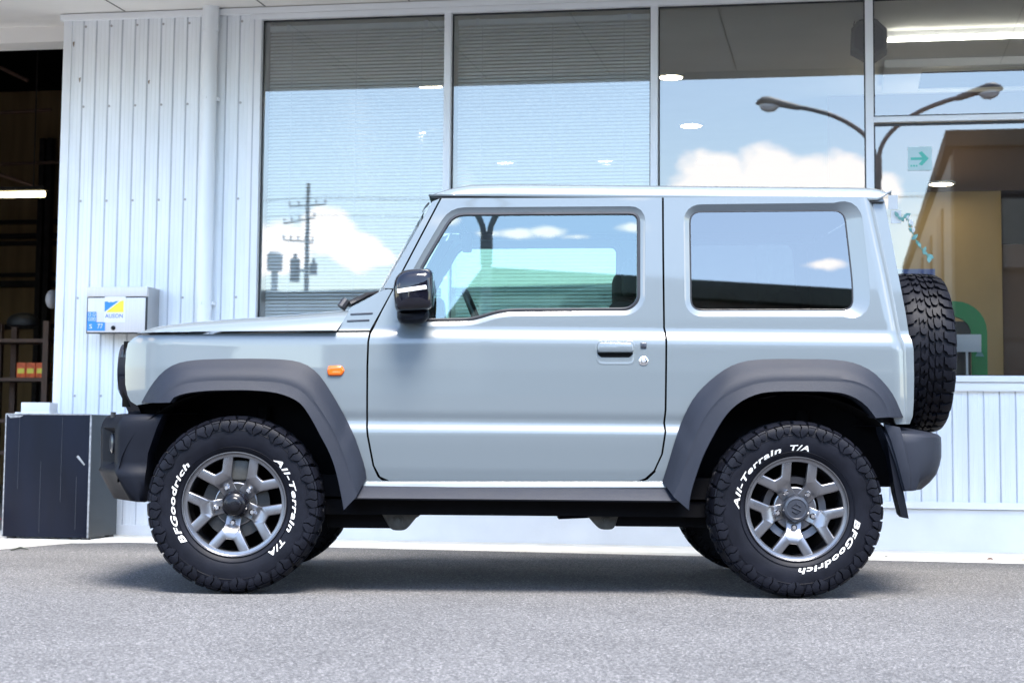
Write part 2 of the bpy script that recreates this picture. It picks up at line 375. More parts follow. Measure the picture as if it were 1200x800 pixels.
def lathe_at(bm, c, r, h, n=10, dome=True):            # small button facing -y
    c = Vector(c); rings = [[c+Vector((rr*math.cos(t), yy, rr*math.sin(t))) for t in (2*math.pi*k/n for k in range(n))] for rr, yy in ((r, 0), (r, -h*.6), (r*.6, -h))]
    vs = grid(bm, rings, closed_v=True); bm.faces.new(vs[-1])
SCREWS = [W(160, y)[1] for y in (30, 124, 235, 349, 464)]
siding('siding_wall', u_wall0+.045, u_wall1+.0, .06, ZS-.03, .0875, B, screws=SCREWS)
for px, py, h_ in ((93.5, 92, .028), (174.5, 95, .022), (86.5, 50, .03)):
    u, z = W(px, py, -.008); bm = NB(); poly_extrude(bm, [(u-.006, -.0085, z), (u+.006, -.0085, z+.006), (u+.004, -.0085, z-h_*.5), (u, -.0085, z-h_), (u-.004, -.0085, z-h_*.6)], (0, -.0006, 0)); fixn(bm); finish('rust_stain', bm, 'stub', B, smooth=False)
bm = NB(); box(bm, u_wall0, u_wall0+.055, -.018, .12, .012, ZS-.01, .004); finish('corner_trim', bm, 'alu', B)
bm = NB(); box(bm, u_wall0+.056, u_wall1+.06, .012, .14, .0, ZS+.1); finish('backing_wall', bm, 'alu', B, smooth=False)
bm = NB(); box(bm, u_wall0+.05, u_wall1+.02, -.012, .01, .012, .075, .003); finish('base_flashing', bm, 'plinth', B)
# dark interior side return of the garage bay
ug0 = u_wall0-7.0
# soffit / canopy
can_off = None
o_, d_ = ray(660, 88); t_ = ((BP-o_)@BN)/(d_@BN); h_ = o_+d_*t_; d2_ = d_-2*(d_@BN)*BN; k_ = (ZS-h_[2])/d2_[2]; can_off = abs(float(((h_+d2_*k_)-BP)@BN))
bm = NB(); box(bm, -12, 14, -can_off, 0.3, ZS, ZS+.35); cn = finish('canopy', bm, 'soffit', B, smooth=False)
bm = NB(); box(bm, -12, 14, -can_off-.03, -can_off-.002, ZS-.05, ZS+.5, .006); finish('fascia', bm, 'alu', cn)
bm = NB()
for k in range(-8, 12):
    u = W(149, 25)[0]+k*.91
    box(bm, u-.004, u+.004, -can_off+.02, -.04, ZS-.0025, ZS+.02)
finish('soffit_joint', bm, 'dark_line', cn, smooth=False)
bm = NB(); box(bm, u_wall0-.02, 14, -.035, .02, ZS-.045, ZS-.0045, .004); finish('wall_cornice', bm, 'alu', B)
for px in (318, 501, 650, 832):
    u, z = W(px, 8, -.35); bm = NB()
    tube(bm, [(u, -.35, ZS), (u, -.35, ZS-.018), (u+.010, -.35, ZS-.026), (u+.016, -.35, ZS-.016)], .0025, 6); finish('soffit_hook', bm, 'stub', cn)
# garage lintel and interior
zl = W(30, 51, .3)[1]
bm = NB(); box(bm, ug0, u_wall0-.002, .28, .5, zl, ZS+.02); finish('garage_lintel', bm, 'soffit', B, smooth=False)
G0 = u_wall0+.02
bm = NB()
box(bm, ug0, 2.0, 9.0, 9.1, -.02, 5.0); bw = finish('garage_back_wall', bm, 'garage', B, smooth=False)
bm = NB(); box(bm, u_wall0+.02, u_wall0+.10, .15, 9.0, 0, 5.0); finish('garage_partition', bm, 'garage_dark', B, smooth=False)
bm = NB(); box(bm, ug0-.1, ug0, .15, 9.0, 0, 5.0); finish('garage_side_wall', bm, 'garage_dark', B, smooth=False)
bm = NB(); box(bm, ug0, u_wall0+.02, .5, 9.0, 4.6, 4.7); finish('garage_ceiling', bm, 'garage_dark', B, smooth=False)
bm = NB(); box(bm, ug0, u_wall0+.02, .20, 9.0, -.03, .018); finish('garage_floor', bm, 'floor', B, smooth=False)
for y0, y1 in ((258, 262), (274, 279), (283, 287), (320, 324), (329, 336), (380, 385)):
    a, b = W(30, y0, 8.9)[1], W(30, y1, 8.9)[1]; bm = NB(); box(bm, ug0, u_wall0, 8.86, 8.99, b, a); finish('wall_girt', bm, 'girt', bw, smooth=False)
for px in (47, 56):
    u = W(px, 300, 8.8)[0]; bm = NB(); box(bm, u-.03, u+.03, 8.75, 8.85, 0, 4.0); finish('wall_stud', bm, 'girt', bw, smooth=False)
for (xa, ya, xb, yb, off) in ((0, 79, 33, 95, 4.5), (-10, 133, 60, 129, 6.0), (-10, 193, 70, 190, 7.5), (-5, 203, 48, 221, 5.0)):
    a = W(xa, ya, off); b = W(xb, yb, off); bm = NB(); tube(bm, [(a[0], off, a[1]), (b[0], off, b[1])], .018, 6); finish('roof_brace', bm, 'wood', B)

# downpipe
u_p = W(240, 300, -.07)[0]
r_p = .0455
bm = NB(); tube(bm, [(u_p, -.065, .015), (u_p, -.065, ZS-.14)], r_p, 24); dp = finish('downpipe', bm, 'pipe', B)
bm = NB(); tube(bm, [(u_p, -.065, ZS-.15), (u_p, -.065, ZS+.01)], r_p+.006, 24); finish('pipe_socket', bm, 'pipe', dp)
for py in (116, 355):
    z = W(240, py, -.07)[1]; bm = NB(); tube(bm, [(u_p, -.065, z-.012), (u_p, -.065, z+.012)], r_p+.003, 24); box(bm, u_p+r_p, u_p+r_p+.01, -.07, -.0, z-.01, z+.01); box(bm, u_p-.004, u_p+.004, -.065-r_p-.010, -.065-r_p, z-.008, z+.008); finish('pipe_clip', bm, 'pipe', dp)

# glazed front
SILL = W(1150, 440.4)[1]
cols = [(W(298, 200)[0], .075), (W(525, 120)[0], .043), (W(767, 120)[0], .043), (W(1019, 120)[0], .045)]
step = cols[3][0]-cols[2][0]
cols += [(cols[3][0]+step*k, .045) for k in (1, 2, 3, 4)]
zt = W(1120, 139)[1]
for i, (u, w) in enumerate(cols):
    bm = NB(); box(bm, u-w/2, u+w/2, -.03, .07, SILL-.01, GZ+.02, .003); mo = finish('mullion', bm, 'alu', B)
    if i == 0:
        g = NB(); box(g, u-.012, u-.004, -.0325, -.02, SILL, GZ); finish('frame_groove', g, 'siding_groove', mo, smooth=False)
bm = NB(); box(bm, cols[0][0]-.03, 14, -.032, .07, GZ, ZS-.046, .003); finish('head_frame', bm, 'alu', B)
bm = NB(); box(bm, cols[0][0]-.03, 14, -.06, .07, SILL-.035, SILL, .004); box(bm, cols[0][0]-.03, 14, -.04, .07, SILL-.085, SILL-.037, .003); finish('window_sill', bm, 'alu', B)
for i in range(3, 7):
    bm = NB(); box(bm, cols[i][0]+.0225, cols[i+1][0]-.0225, -.026, .06, zt-.016, zt+.016, .003); finish('transom', bm, 'alu', B)
for i in range(len(cols)-1):
    a, b = cols[i][0]+cols[i][1]/2, cols[i+1][0]-cols[i+1][1]/2
    for z0, z1 in ([(SILL, GZ)] if i < 3 else [(SILL, zt-.022), (zt+.022, GZ)]):
        bm = NB(); v = [bm.verts.new(p) for p in ((a, .02, z0), (b, .02, z0), (b, .02, z1), (a, .02, z1))]; bm.faces.new(v)
        pn = finish('window_pane', bm, 'glaze', B, smooth=False)
        g = NB()
        for bx in ((a, a+.008, z0, z1), (b-.008, b, z0, z1), (a+.008, b-.008, z1-.010, z1), (a+.008, b-.008, z0, z0+.006)): box(g, bx[0], bx[1], .010, .018, bx[2], bx[3])
        finish('pane_gasket', g, 'seal', pn, smooth=False)
# spandrel below the sill
zf = W(1120, 588)[1]; zg = W(1120, 596)[1]
siding('spandrel_siding', cols[0][0]-.02, 14.0, zf-.01, SILL-.08, .0865, B)
bm = NB(); box(bm, cols[0][0]-.03, 14, -.03, .03, zg, zf, .003); finish('drip_flashing', bm, 'alu', B)
bm = NB(); box(bm, cols[0][0]-.03, 14, -.004, .2, -.02, zg-.004, .004); finish('plinth', bm, 'plinth', B)
# room behind the glass
RD = 8.0
ur0 = u_wall1+.02
bm = NB(); box(bm, ur0, 14, RD, RD+.1, 0, 3.3); finish('room_back_wall', bm, 'room', B, smooth=False)
bm = NB(); box(bm, u_wall0+.101, ur0+.06, .15, RD, 0, 3.3); finish('room_side_wall', bm, 'room', B, smooth=False)
bm = NB(); box(bm, 13.9, 14, .1, RD, 0, 3.3); finish('room_end_wall', bm, 'room', B, smooth=False)
bm = NB(); box(bm, ur0+.06, 13.9, .075, RD, 3.17, 3.3); ce = finish('room_ceiling', bm, 'ceiling', B, smooth=False)
bm = NB(); box(bm, ur0+.06, 13.9, .1, RD, .02, .10); finish('room_floor', bm, 'floor', B, smooth=False)
a, b = W(1117, 225, 3.0)[0], W(1174, 300, 3.0)[0]; zz = W(1150, 224, 3.0)[1]
bm = NB(); box(bm, a-.9, b, 3.0, 3.15, .1, zz); ow = finish('ochre_partition', bm, 'ochre', B, smooth=False)
bm = NB(); box(bm, b+.005, b+3, 3.05, 3.2, .1, W(1190, 286, 3.05)[1]); finish('brown_partition', bm, 'brown', B, smooth=False)
bm = NB(); box(bm, a-.9, b+3, 3.0, 3.5, zz+.003, 3.168); finish('bulkhead', bm, 'brown', B, smooth=False)
# floor above / parapet so that the canopy belongs to a building
bm = NB(); box(bm, -12, 14, 0.31, .52, ZS+.352, 5.6); finish('upper_wall', bm, 'siding', B, smooth=False)

# --- things fixed in or on the building
def blind(i, label):
    a = cols[i][0]+cols[i][1]/2+.018; b = cols[i+1][0]-cols[i+1][1]/2-.018
    r = root('venetian_blind', label, 'blind', tuple(bl((a+b)/2, .10, SILL)), BROT, 'venetian blinds behind the glass')
    h = GZ-SILL-.02; w = (b-a)/2
    bm = NB(); box(bm, -w, w, -.02, .02, h-.035, h, .003); hr = finish('head_rail', bm, 'slat', r)
    for s in (-1, 1): bm = NB(); box(bm, s*(w-.12)-.012, s*(w-.12)+.012, -.022, -.0202, h-.035, h+.005); finish('rail_bracket', bm, 'alu', hr, smooth=False)
    bm = NB(); z = h-.05
    while z > .04:
        t = rad(46); dy, dz = .0115*math.cos(t), .0115*math.sin(t)
        box(bm, -w, w, -.0115, .0115, z-.0006, z+.0006)
        for v in bm.verts[-8:]: pass
        bm.verts.ensure_lookup_table()
        for v in bm.verts[-8:]:
            y0, z0 = v.co.y, v.co.z-z
            v.co.y = y0*math.cos(t)-z0*math.sin(t); v.co.z = z+y0*math.sin(t)+z0*math.cos(t)
        z -= .0215
    finish('slats', bm, 'slat', r, smooth=False)
    for s in (-.74, 0.0, .74):
        bm = NB(); box(bm, s*w-.0022, s*w+.0022, -.0165, -.014, .02, h-.03); finish('ladder_cord', bm, 'white', r, smooth=False)
    bm = NB(); box(bm, -w, w, -.012, .012, .012, .028, .003); finish('bottom_rail', bm, 'slat', r)
blind(0, 'grey venetian blind in the window beside the downpipe wall')
blind(1, 'grey venetian blind in the window above the front of the car roof')
CEILZ = 3.17
k = 0
dl = [((505, 100), 'round ceiling downlight seen high behind the first blind'), ((487, 153), 'round ceiling downlight lower behind the first blind beside the mullion'),
      ((593, 191), 'left one of two low downlights behind the second blind'), ((710, 189), 'right one of two low downlights behind the second blind'),
      ((786, 89), 'large warm downlight close to the mullion in the third window'), ((810, 146), 'small white downlight below the warm one in the third window'),
      ((829, 188), 'faint downlight over the cloud in the third window'), ((1103, 214), 'yellow downlight against the dark bulkhead in the right window')]
for (px, py), lab in dl:
    o_, d_ = ray(px, py); q = o_+d_*((CEILZ-o_[2])/d_[2]); r_ = q-BP; u, y = float(r_@BT), float(r_@BN)
    z = CEILZ
    if px > 1050: y = 2.6; u, z = W(px, py, y)
    o = root('ceiling_downlight', lab, 'ceiling light', tuple(bl(u, y, z)), BROT, 'round downlights in the showroom ceiling')
    bm = NB(); vs = grid(bm, [[(rr*math.cos(t), rr*math.sin(t), zz2) for t in (2*math.pi*i/24 for i in range(24))] for rr, zz2 in ((.10, 0), (.10, -.012), (.082, -.014))], closed_v=True); fixn(bm); finish('trim_ring', bm, 'alu', o)
    bm = NB(); bm.faces.new([bm.verts.new((.082*math.cos(-2*math.pi*i/24), .082*math.sin(-2*math.pi*i/24), -.0145)) for i in range(24)]); finish('diffuser', bm, 'lampglow', o, smooth=False)
# linear light, speaker, air conditioner, exit sign
a = W(1040, 46, .9); b = W(1260, 42, .9)
t = root('linear_light', 'long white linear light fitting under the ceiling of the right window', 'ceiling light', tuple(bl(a[0], .9, a[1])), BROT)
bm = NB(); box(bm, 0, 1.6, -.022, .022, -.016, .0, .003); finish('light_tube', bm, 'tubeglow', t)
bm = NB(); box(bm, 0, 1.6, -.012, .012, .002, CEILZ-a[1]); finish('fitting_body', bm, 'alu', t, smooth=False)
u, z = W(1018, 50, .55)
t = root('hanging_speaker', 'black faceted loudspeaker hanging from the ceiling behind the mullion', 'speaker', tuple(bl(u, .55, z)), BROT)
bm = NB(); hx = [(.11*x, 0, .115*y) for x, y in ((-.62, 1), (.50, 1.0), (.98, .55), (.98, -.55), (.3, -1), (-.15, -1), (-1, -.5), (-.95, .6))]
poly_extrude(bm, [(x, .08, z2) for x, y, z2 in hx], (0, -.17, 0), .012); fixn(bm); finish('speaker_body', bm, 'speaker', t)
bm = NB(); poly_extrude(bm, [(x*.8, -.091, z2*.8) for x, y, z2 in hx], (0, -.004, 0), .001); fixn(bm); finish('grille', bm, 'dark_plastic', t)
bm = NB(); tube(bm, [(0, .04, .11), (.0, .04, CEILZ-z)], .012, 8); tube(bm, [(0, .04, CEILZ-z-.02), (0, .04, CEILZ-z)], .06, 14); tube(bm, [(-.09, .04, .10), (-.08, .04, .17), (-.02, .04, CEILZ-z-.01)], .004, 6); finish('ceiling_mount', bm, 'speaker', t)
u, z = W(1130, 80, 2.2)
t = root('ceiling_air_conditioner', 'white ceiling cassette air conditioner behind the top right pane', 'air conditioner', tuple(bl(u, 2.2, CEILZ)), BROT)
bm = NB(); box(bm, -.55, .75, -.45, .45, -.06, -.001, .01); ac = finish('cassette_panel', bm, 'alu', t)
bm = NB(); box(bm, -.30, .50, -.28, .28, -.066, -.0605); finish('intake_grille', bm, 'dark_plastic', ac, smooth=False)
bm = NB()
for s in (-1, 1): box(bm, -.3, .5, s*.36-.03, s*.36+.03, -.064, -.0605)
finish('air_vane', bm, 'opp_grey', ac, smooth=False)
u, z = W(1078, 186, .015)
t = root('exit_direction_sign', 'small white sign with a green arrow pointing right on the glass', 'sign', tuple(bl(u, .0185, z)), BROT)
s_ = (W(1092, 186)[0]-W(1064, 186)[0])/2
bm = NB(); box(bm, -s_, s_, -.006, .0, -s_*1.02, s_*1.02, .001); finish('sign_plate', bm, mat('sign_plate_white', (.50, .66, .66), .4, var=.02), t)
bm = NB(); poly_extrude(bm, [(x*s_, -.0062, y*s_) for x, y in ((-.78, .10), (.20, .10), (-.12, .50), (.16, .62), (.74, 0), (.16, -.62), (-.12, -.50), (.20, -.12), (-.78, -.12))], (0, -.002, 0)); fixn(bm); finish('arrow', bm, 'exit_green', t, smooth=False)
bm = NB()
for x, y, w in ((-.8, -.62, .14), (-.58, -.62, .16), (-.34, -.62, .12)): box(bm, x*s_, (x+w)*s_, -.0075, -.0062, (y-.08)*s_, (y+.08)*s_)
finish('sign_lettering', bm, 'exit_green', t, smooth=False)
# green arch display, tyre, card, blue box, garland
def wb(px, py, off): return W(px, py, off)
off = 1.6
u0, z0 = wb(1116, 360, off); u1 = wb(1157, 400, off)[0]; zb = .10
t = root('green_arch_display', 'green rounded arch display frame standing inside the right window', 'display stand', tuple(bl((u0+u1)/2, off, .10)), BROT)
hw = .34; cx = u1-(u0+u1)/2-hw; zt2 = z0-.10+.04
outer = [(cx+hw, 0), (cx+hw, zt2-.20)]+[(cx+hw-.20+.20*math.cos(q), zt2-.20+.20*math.sin(q)) for q in np.linspace(0, math.pi/2, 8)]+[(cx-hw+.20-.20*math.sin(q), zt2-.20+.20*math.cos(q)) for q in np.linspace(0, math.pi/2, 8)]+[(cx-hw, 0)]
inner = [(cx+hw-.10, 0), (cx+hw-.10, zt2-.22)]+[(cx+hw-.22+.12*math.cos(q), zt2-.22+.12*math.sin(q)) for q in np.linspace(0, math.pi/2, 8)]+[(cx-hw+.22-.12*math.sin(q), zt2-.22+.12*math.cos(q)) for q in np.linspace(0, math.pi/2, 8)]+[(cx-hw+.10, 0)]
bm = NB(); grid(bm, [[(ox, 0, oz), (ix, 0, iz), (ix, .05, iz), (ox, .05, oz)] for (ox, oz), (ix, iz) in zip(outer, inner)], closed_v=True); fixn(bm); finish('arch_frame', bm, 'green', t)
bm = NB(); box(bm, cx-hw+.103, cx+hw-.103, .03, .045, .0, zt2-.13); finish('dark_poster', bm, 'win_dark', t, smooth=False)
bm = NB(); poly_extrude(bm, [(cx+hw-.05+x, -.001, zt2-.34+y) for x, y in ((-.028, -.02), (.028, -.02), (0, .035))], (0, -.002, 0)); fixn(bm); finish('arch_emblem', bm, 'mint', t, smooth=False)
u, z = wb(1133, 402, 1.2)
t = root('price_card', 'blank white card on a thin stand in front of the green arch', 'card', tuple(bl(u, 1.2, .10)), BROT)
hz = z-.10
bm = NB(); box(bm, -.088, .088, -.004, .004, hz-.055, hz+.055, .002); finish('card_face', bm, 'white', t)
bm = NB(); tube(bm, [(0, .006, .0), (0, .006, hz-.05)], .008, 8); tube(bm, [(0, .006, 0), (0, .006, .012)], .09, 16); finish('card_stand', bm, 'alu', t)
bx = W(1080, 330, .8)
t = root('blue_box', 'blue box on a stand behind the spare tyre inside the window', 'box', tuple(bl(bx[0], .8, .10)), BROT)
bm = NB(); zc = W(1080, 318, .8)[1]-.10; box(bm, -.16, .07, -.12, .12, zc-.22, zc, .006); finish('box_body', bm, 'blue', t)
bm = NB(); box(bm, -.165, .075, -.125, .125, zc-.05, zc+.004, .004); finish('box_lid', bm, 'navy_text', t)
bm = NB(); box(bm, -.14, .05, -.1, .1, 0, zc-.222, .004); finish('box_stand', bm, 'brown', t)
t = root('paper_garland', 'mint paper leaf garland hanging on the showroom glass above the spare tyre', 'garland', tuple(bl(W(1062, 250, .005)[0], .005, W(1062, 250, .005)[1])), BROT)
u00, z00 = W(1062, 250, .005)
cord = []; leaf = NB(); white = NB(); rng = random.Random(3)
pts = [(1050, 252), (1056, 258), (1062, 254), (1066, 262), (1068, 270), (1072, 278), (1076, 286), (1082, 294), (1088, 302)]
for i, (px, py) in enumerate(pts):
    u, z = W(px, py, .005); cord.append((u-u00, .0, z-z00))
    for kk in range(2):
        a = rng.uniform(0, 6.28); s2 = rng.uniform(.013, .024); c = Vector((u-u00+rng.uniform(-.012, .012), rng.uniform(-.01, .01), z-z00+rng.uniform(-.012, .012)))
        tgt = white if rng.random() < .25 else leaf
        tgt.faces.new([tgt.verts.new(c+Vector((math.cos(a+b2)*rr*s2, rng.uniform(-.006, .006), math.sin(a+b2)*rr*s2))) for b2, rr in ((0, 1.2), (1.1, .7), (2.2, .6), (3.14, 1.1), (4.2, .6), (5.3, .7))])
bm = NB(); tube(bm, cord, .0015, 5); finish('garland_cord', bm, 'exit_green', t)
finish('paper_leaves', leaf, 'mint', t, smooth=False); finish('white_leaves', white, 'white', t, smooth=False)
for (x0, y0, x1, y1, lab) in ((1041, 229, 1052, 246, 'upper white paper notice taped on the glass above the car tail'), (1044, 247, 1056, 262, 'lower white paper notice taped on the glass above the car tail')):
    a = W(x0, y1, .028); b = W(x1, y0, .028); bm = NB(); box(bm, a[0], b[0], .012, .014, a[1], b[1])
    for v in bm.verts: v.co = Vector(bl(*v.co))
    tag(finish('paper_notice', bm, 'white', smooth=False), lab, 'notice', 'paper notices on the glass')

# mailbox on the siding
mo_ = .20
a = W(101, 391, -mo_); b = W(173, 336.5, -mo_)
mu, mz = (a[0]+b[0])/2, (a[1]+b[1])/2; mw, mh = (b[0]-a[0])/2, (b[1]-a[1])/2
t = root('mailbox', 'stainless steel mailbox with blue and yellow sticker on the white siding', 'mailbox', tuple(bl(mu, -.009, mz-mh)), BROT)
D = -(mo_-.009)
bm = NB(); box(bm, -mw, mw, D+.012, 0, .008, 2*mh-.0, .003); finish('mailbox_body', bm, 'steel', t)
bm = NB(); box(bm, -mw-.002, mw+.002, D-.008, D+.02, 2*mh*.80, 2*mh+.003, .003); box(bm, -mw-.002, mw+.002, D+.02, 0, 2*mh, 2*mh+.003); finish('mailbox_hood', bm, 'steel_face', t)
bm = NB(); box(bm, -mw, mw, D-.002, D+.011, 0, 2*mh*.79, .002); finish('mailbox_rim', bm, 'seal', t)
bm = NB(); box(bm, -mw+.008, mw-.008, D-.008, D-.0025, .008, 2*mh*.775, .003); dr = finish('mailbox_door', bm, 'steel_face', t)
fy = D-.0085
def mp(px, py): q = W(px, py, -mo_); return q[0]-mu, q[1]-(mz-mh)
x0, y0 = mp(122.5, 377.5); x1, y1 = mp(148, 347.5)
bm = NB(); box(bm, x0, x1, fy-.0006, fy, y0, y1); st = finish('logo_sticker', bm, 'white', dr, smooth=False)
def stick(name, pts, m, dy=.0012):
    bm = NB(); poly_extrude(bm, [(mp(*p)[0], fy-.0007, mp(*p)[1]) for p in pts], (0, -dy+.0006, 0)); fixn(bm); return finish(name, bm, m, dr, smooth=False)
stick('logo_blue_part', ((123.3, 365.5), (123.5, 353.5), (126.5, 353.2), (128.5, 354.6), (131, 353.6), (133, 354.4), (136, 353), (140, 352.8)), 'blue')
stick('logo_yellow_part', ((124.5, 366), (141.5, 353), (145.8, 351.8), (145.6, 366)), 'yellow')
xa, za = mp(123.8, 372.5); xb, zb2 = mp(144.8, 367.8)
text_on_wall('logo_text', 'AUSON', xa, xb, za, fy-.0013, 'navy_text', dr, h=(zb2-za), bold=.01)
stick('blue_sticker', ((102.6, 387.5), (103, 378), (103.4, 365.5), (113.6, 365.5), (113.6, 377.5), (123.8, 377.7), (123.6, 387.7)), 'blue')
for s, q0, q1 in (('S', (105.3, 385), (108.8, 380)), ('77', (114.8, 385), (121.2, 379.4))):
    xa, za = mp(*q0); xb, zb2 = mp(*q1); text_on_wall('sticker_text', s, xa, xb, za, fy-.0020, 'white', dr, h=zb2-za)
bm = NB()
for px, py, w, h in ((104.5, 366.8, 3, 3.5), (109.5, 366.8, 3, 3.5), (104.3, 371.8, 2.4, 4), (107.4, 371.8, 2.2, 4), (110.3, 371.8, 2.4, 4)):
    xa, za = mp(px, py+h); xb, zb2 = mp(px+w, py)
    for e in ((xa, xb, zb2-.0022, zb2), (xa, xb, za, za+.0022), (xa, xa+.0022, za+.0022, zb2-.0022), (xb-.0022, xb, za+.0022, zb2-.0022)): box(bm, e[0], e[1], fy-.0018, fy-.00125, e[2], e[3])
finish('sticker_marks', bm, 'white', dr, smooth=False)
xa, za = mp(133.5, 384.3); bm = NB(); lathe_at(bm, (xa, D-.008, za), .0135, .012, 18); lathe_at(bm, (xa, D-.0195, za), .0075, .003, 14); finish('mailbox_lock', bm, 'cap', dr)

# black panel box by the corner, white block on it, red hose
c0, c1, c2 = onz(2, 629.5, .02), onz(103, 631.5, .02), onz(139, 628, .02)
hb = at(103, 485, c1[1])[2]
e1 = c0-c1; e1[2] = 0; e2 = c2-c1; e2[2] = 0
ang = math.atan2(e1[1], e1[0])+math.pi
lb = np.linalg.norm(e1); db = .42
t = root('black_box', 'tall scuffed black panel box standing at the garage corner', 'box', tuple((c1[0], c1[1], .015)), ang)
H = hb-.015
bm = NB(); box(bm, -lb, 0, 0, .012, .012, H, .003); finish('front_panel', bm, 'dark_panel', t)
bm = NB(); box(bm, -.012, 0, .0125, db, .012, H-.002, .002); finish('side_panel', bm, 'panel_side', t)
bm = NB(); box(bm, -lb, -lb+.012, .0125, db, .012, H-.002, .002); finish('far_side_panel', bm, 'panel_side', t)
bm = NB(); box(bm, -lb+.0125, -.0125, .0125, db, H-.02, H-.004, .002); finish('top_panel', bm, 'panel_side', t)
bm = NB(); box(bm, -.008, .002, -.0022, .006, .012, H+.001, .001); box(bm, -lb-.001, -.008, -.0018, .004, H-.006, H+.001, .001); box(bm, -lb-.001, -lb+.006, -.0018, .004, .012, H-.006, .001); finish('edge_strip', bm, 'scuff', t)
bm = NB(); poly_extrude(bm, [(-.085, -.0022, H*.66), (-.073, -.0022, H*.672), (-.03, -.0022, H*.60), (-.036, -.0022, H*.59)], (0, -.0008, 0)); fixn(bm); finish('scrape_mark', bm, 'scuff', t, smooth=False)
for x_, z0_, z1_ in ((-.12, .30, .97), (-.205, .05, .62), (-.30, .40, .99), (-.055, .08, .5)):
    bm = NB(); box(bm, x_*lb/.36-.0012, x_*lb/.36+.0012, -.0016, -.0002, H*z0_, H*z1_); finish('scratch', bm, 'scratchline', t, smooth=False)
bm = NB(); poly_extrude(bm, [(-lb+.01, -.0012, H*.99), (-lb+.11, -.0012, H*.985), (-lb+.09, -.0012, H*.972), (-lb+.03, -.0012, H*.965)], (0, -.0006, 0)); fixn(bm); finish('chipped_corner', bm, 'scuff', t, smooth=False)
for x in (-lb+.04, -.03):
    for y in (.04, db-.04):
        bm = NB(); tube(bm, [(x, y, -.0), (x, y, .0125)], .028, 14); finish('foot', bm, 'seal', t)
q = at(42, 484, c1[1]+.16)
t = root('white_block', 'small white foam block lying on top of the black box', 'block', (float(q[0]), c1[1]+.10+.16, .015+H), ang)
bm = NB(); box(bm, -.095, .085, -.06, .06, -.004, .068, .005); box(bm, -.13, .09, -.065, .065, -.004, .010, .003); tag(finish('foam_body', bm, 'white', t), None, None)
q = onz(-26, 632, .03)
bm = NB(); path = [(float(q[0])-.25, float(q[1])+.35, .04), (float(q[0])-.08, float(q[1])+.33, .05), (float(q[0])+.01, float(q[1])+.32, .09), (float(q[0])-.0, float(q[1])+.36, .16), (float(q[0])-.3, float(q[1])+.4, .22)]
tube(bm, resample(path, 20), .010, 8); tag(finish('red_hose', bm, 'redhose'), 'red rubber hose curling beside the black box in the garage', 'hose')
# garage contents
a = W(-40, 229, 3.5); b = W(52, 228, 3.5)
M['tubewarm'] = mat('tube_warm_glow', (.9, .85, .6), .5, emit=(1, .86, .50), estr=3.2, var=.02)
t = root('fluorescent_light', 'lit fluorescent tube hanging in the dark garage bay', 'ceiling light', tuple(bl(a[0], 3.5, a[1])), BROT)
bm = NB(); tube(bm, [(0, 0, 0), (b[0]-a[0], 0, 0)], .024, 12); finish('lamp_tube', bm, 'tubewarm', t)
bm = NB(); box(bm, -.0, b[0]-a[0]+.02, -.05, .05, .028, .06); finish('lamp_housing', bm, 'girt', t, smooth=False)
bm = NB()
for x in (.1, b[0]-a[0]-.1): tube(bm, [(x, 0, .06), (x, 0, 1.4)], .006, 6)
finish('lamp_hanger', bm, 'girt', t)
a = W(24, 443, 4.0); b = W(56, 443, 4.0)
t = root('storage_rack', 'dark brown storage rack at the back of the garage bay', 'rack', tuple(bl(a[0], 4.0, .018)), BROT)
w2 = b[0]-a[0]; zsh = a[1]-.018
bm = NB()
for x in (-.30, -.16, w2+.05):
    for y in (-.15, .2): box(bm, x-.025, x+.025, y-.025, y+.025, 0, W(24, 380, 4.0)[1])
finish('upright', bm, 'wood', t, smooth=False)
for dz in (0, -.35, -.62, .33):
    bm = NB(); box(bm, -.3, w2+.06, -.17, .22, zsh+dz-.03, zsh+dz); finish('shelf', bm, 'wood', t, smooth=False)
for i, px in enumerate((28, 39, 50.5)):
    u, z = W(px, 443, 3.95); bm = NB(); hgt = W(px, 425, 3.95)[1]-z
    p0 = root('oil_can', ('leftmost', 'middle', 'rightmost')[i]+' of three orange and yellow cans on the garage rack', 'can', tuple(bl(u, 3.95, z)), BROT, 'orange cans on the garage rack')
    box(bm, -.042, .042, -.06, .06, .001, hgt, .006); cb = finish('can_body', bm, 'orange', p0)
    bm = NB(); box(bm, -.030, .030, -.0625, -.0605, hgt*.3, hgt*.62); finish('can_label', bm, 'yellow', p0, smooth=False)
q0 = W(28, 376, 4.0); bm = NB(); bmesh.ops.create_uvsphere(bm, u_segments=20, v_segments=10, radius=.11)
rg = random.Random(5)
for v in bm.verts: k_ = 1+.12*math.sin(9*v.co.x+2)*math.cos(14*v.co.z); v.co = Vector(bl(q0[0]+v.co.x*1.25*k_, 4.0+v.co.y, q0[1]+max(v.co.z, -.05)*.75*k_-.01))
tag(finish('cloth_bag', bm, 'speaker'), 'slumped black bag lying on top of the brown garage rack', 'bag')
u, z = W(68.5, 352, .7)
bm = NB(); bmesh.ops.create_uvsphere(bm, u_segments=20, v_segments=12, radius=.055)
for v in bm.verts: v.co = Vector(bl(u-.0+v.co.x*.7, .6+v.co.y, z+v.co.z*1.15))
tag(finish('wall_bell', bm, 'lamp_head'), 'small grey dome fixed just inside the garage corner', 'bell')
def gp(px, py): q = onz(px, py); return Vector((float(q[0]), float(q[1]), 0))
p0, p1, p2 = gp(13, 645), gp(24, 644.2), gp(33, 644.6)
bm = NB(); tube(bm, [p0+Vector((0, 0, .004)), p1+Vector((0, 0, .014)), p2+Vector((0, 0, .006))], [.004, .007, .003], 6); tag(finish('twig', bm, 'opp_roof'), 'small green twig lying on the asphalt near the garage ramp', 'twig')
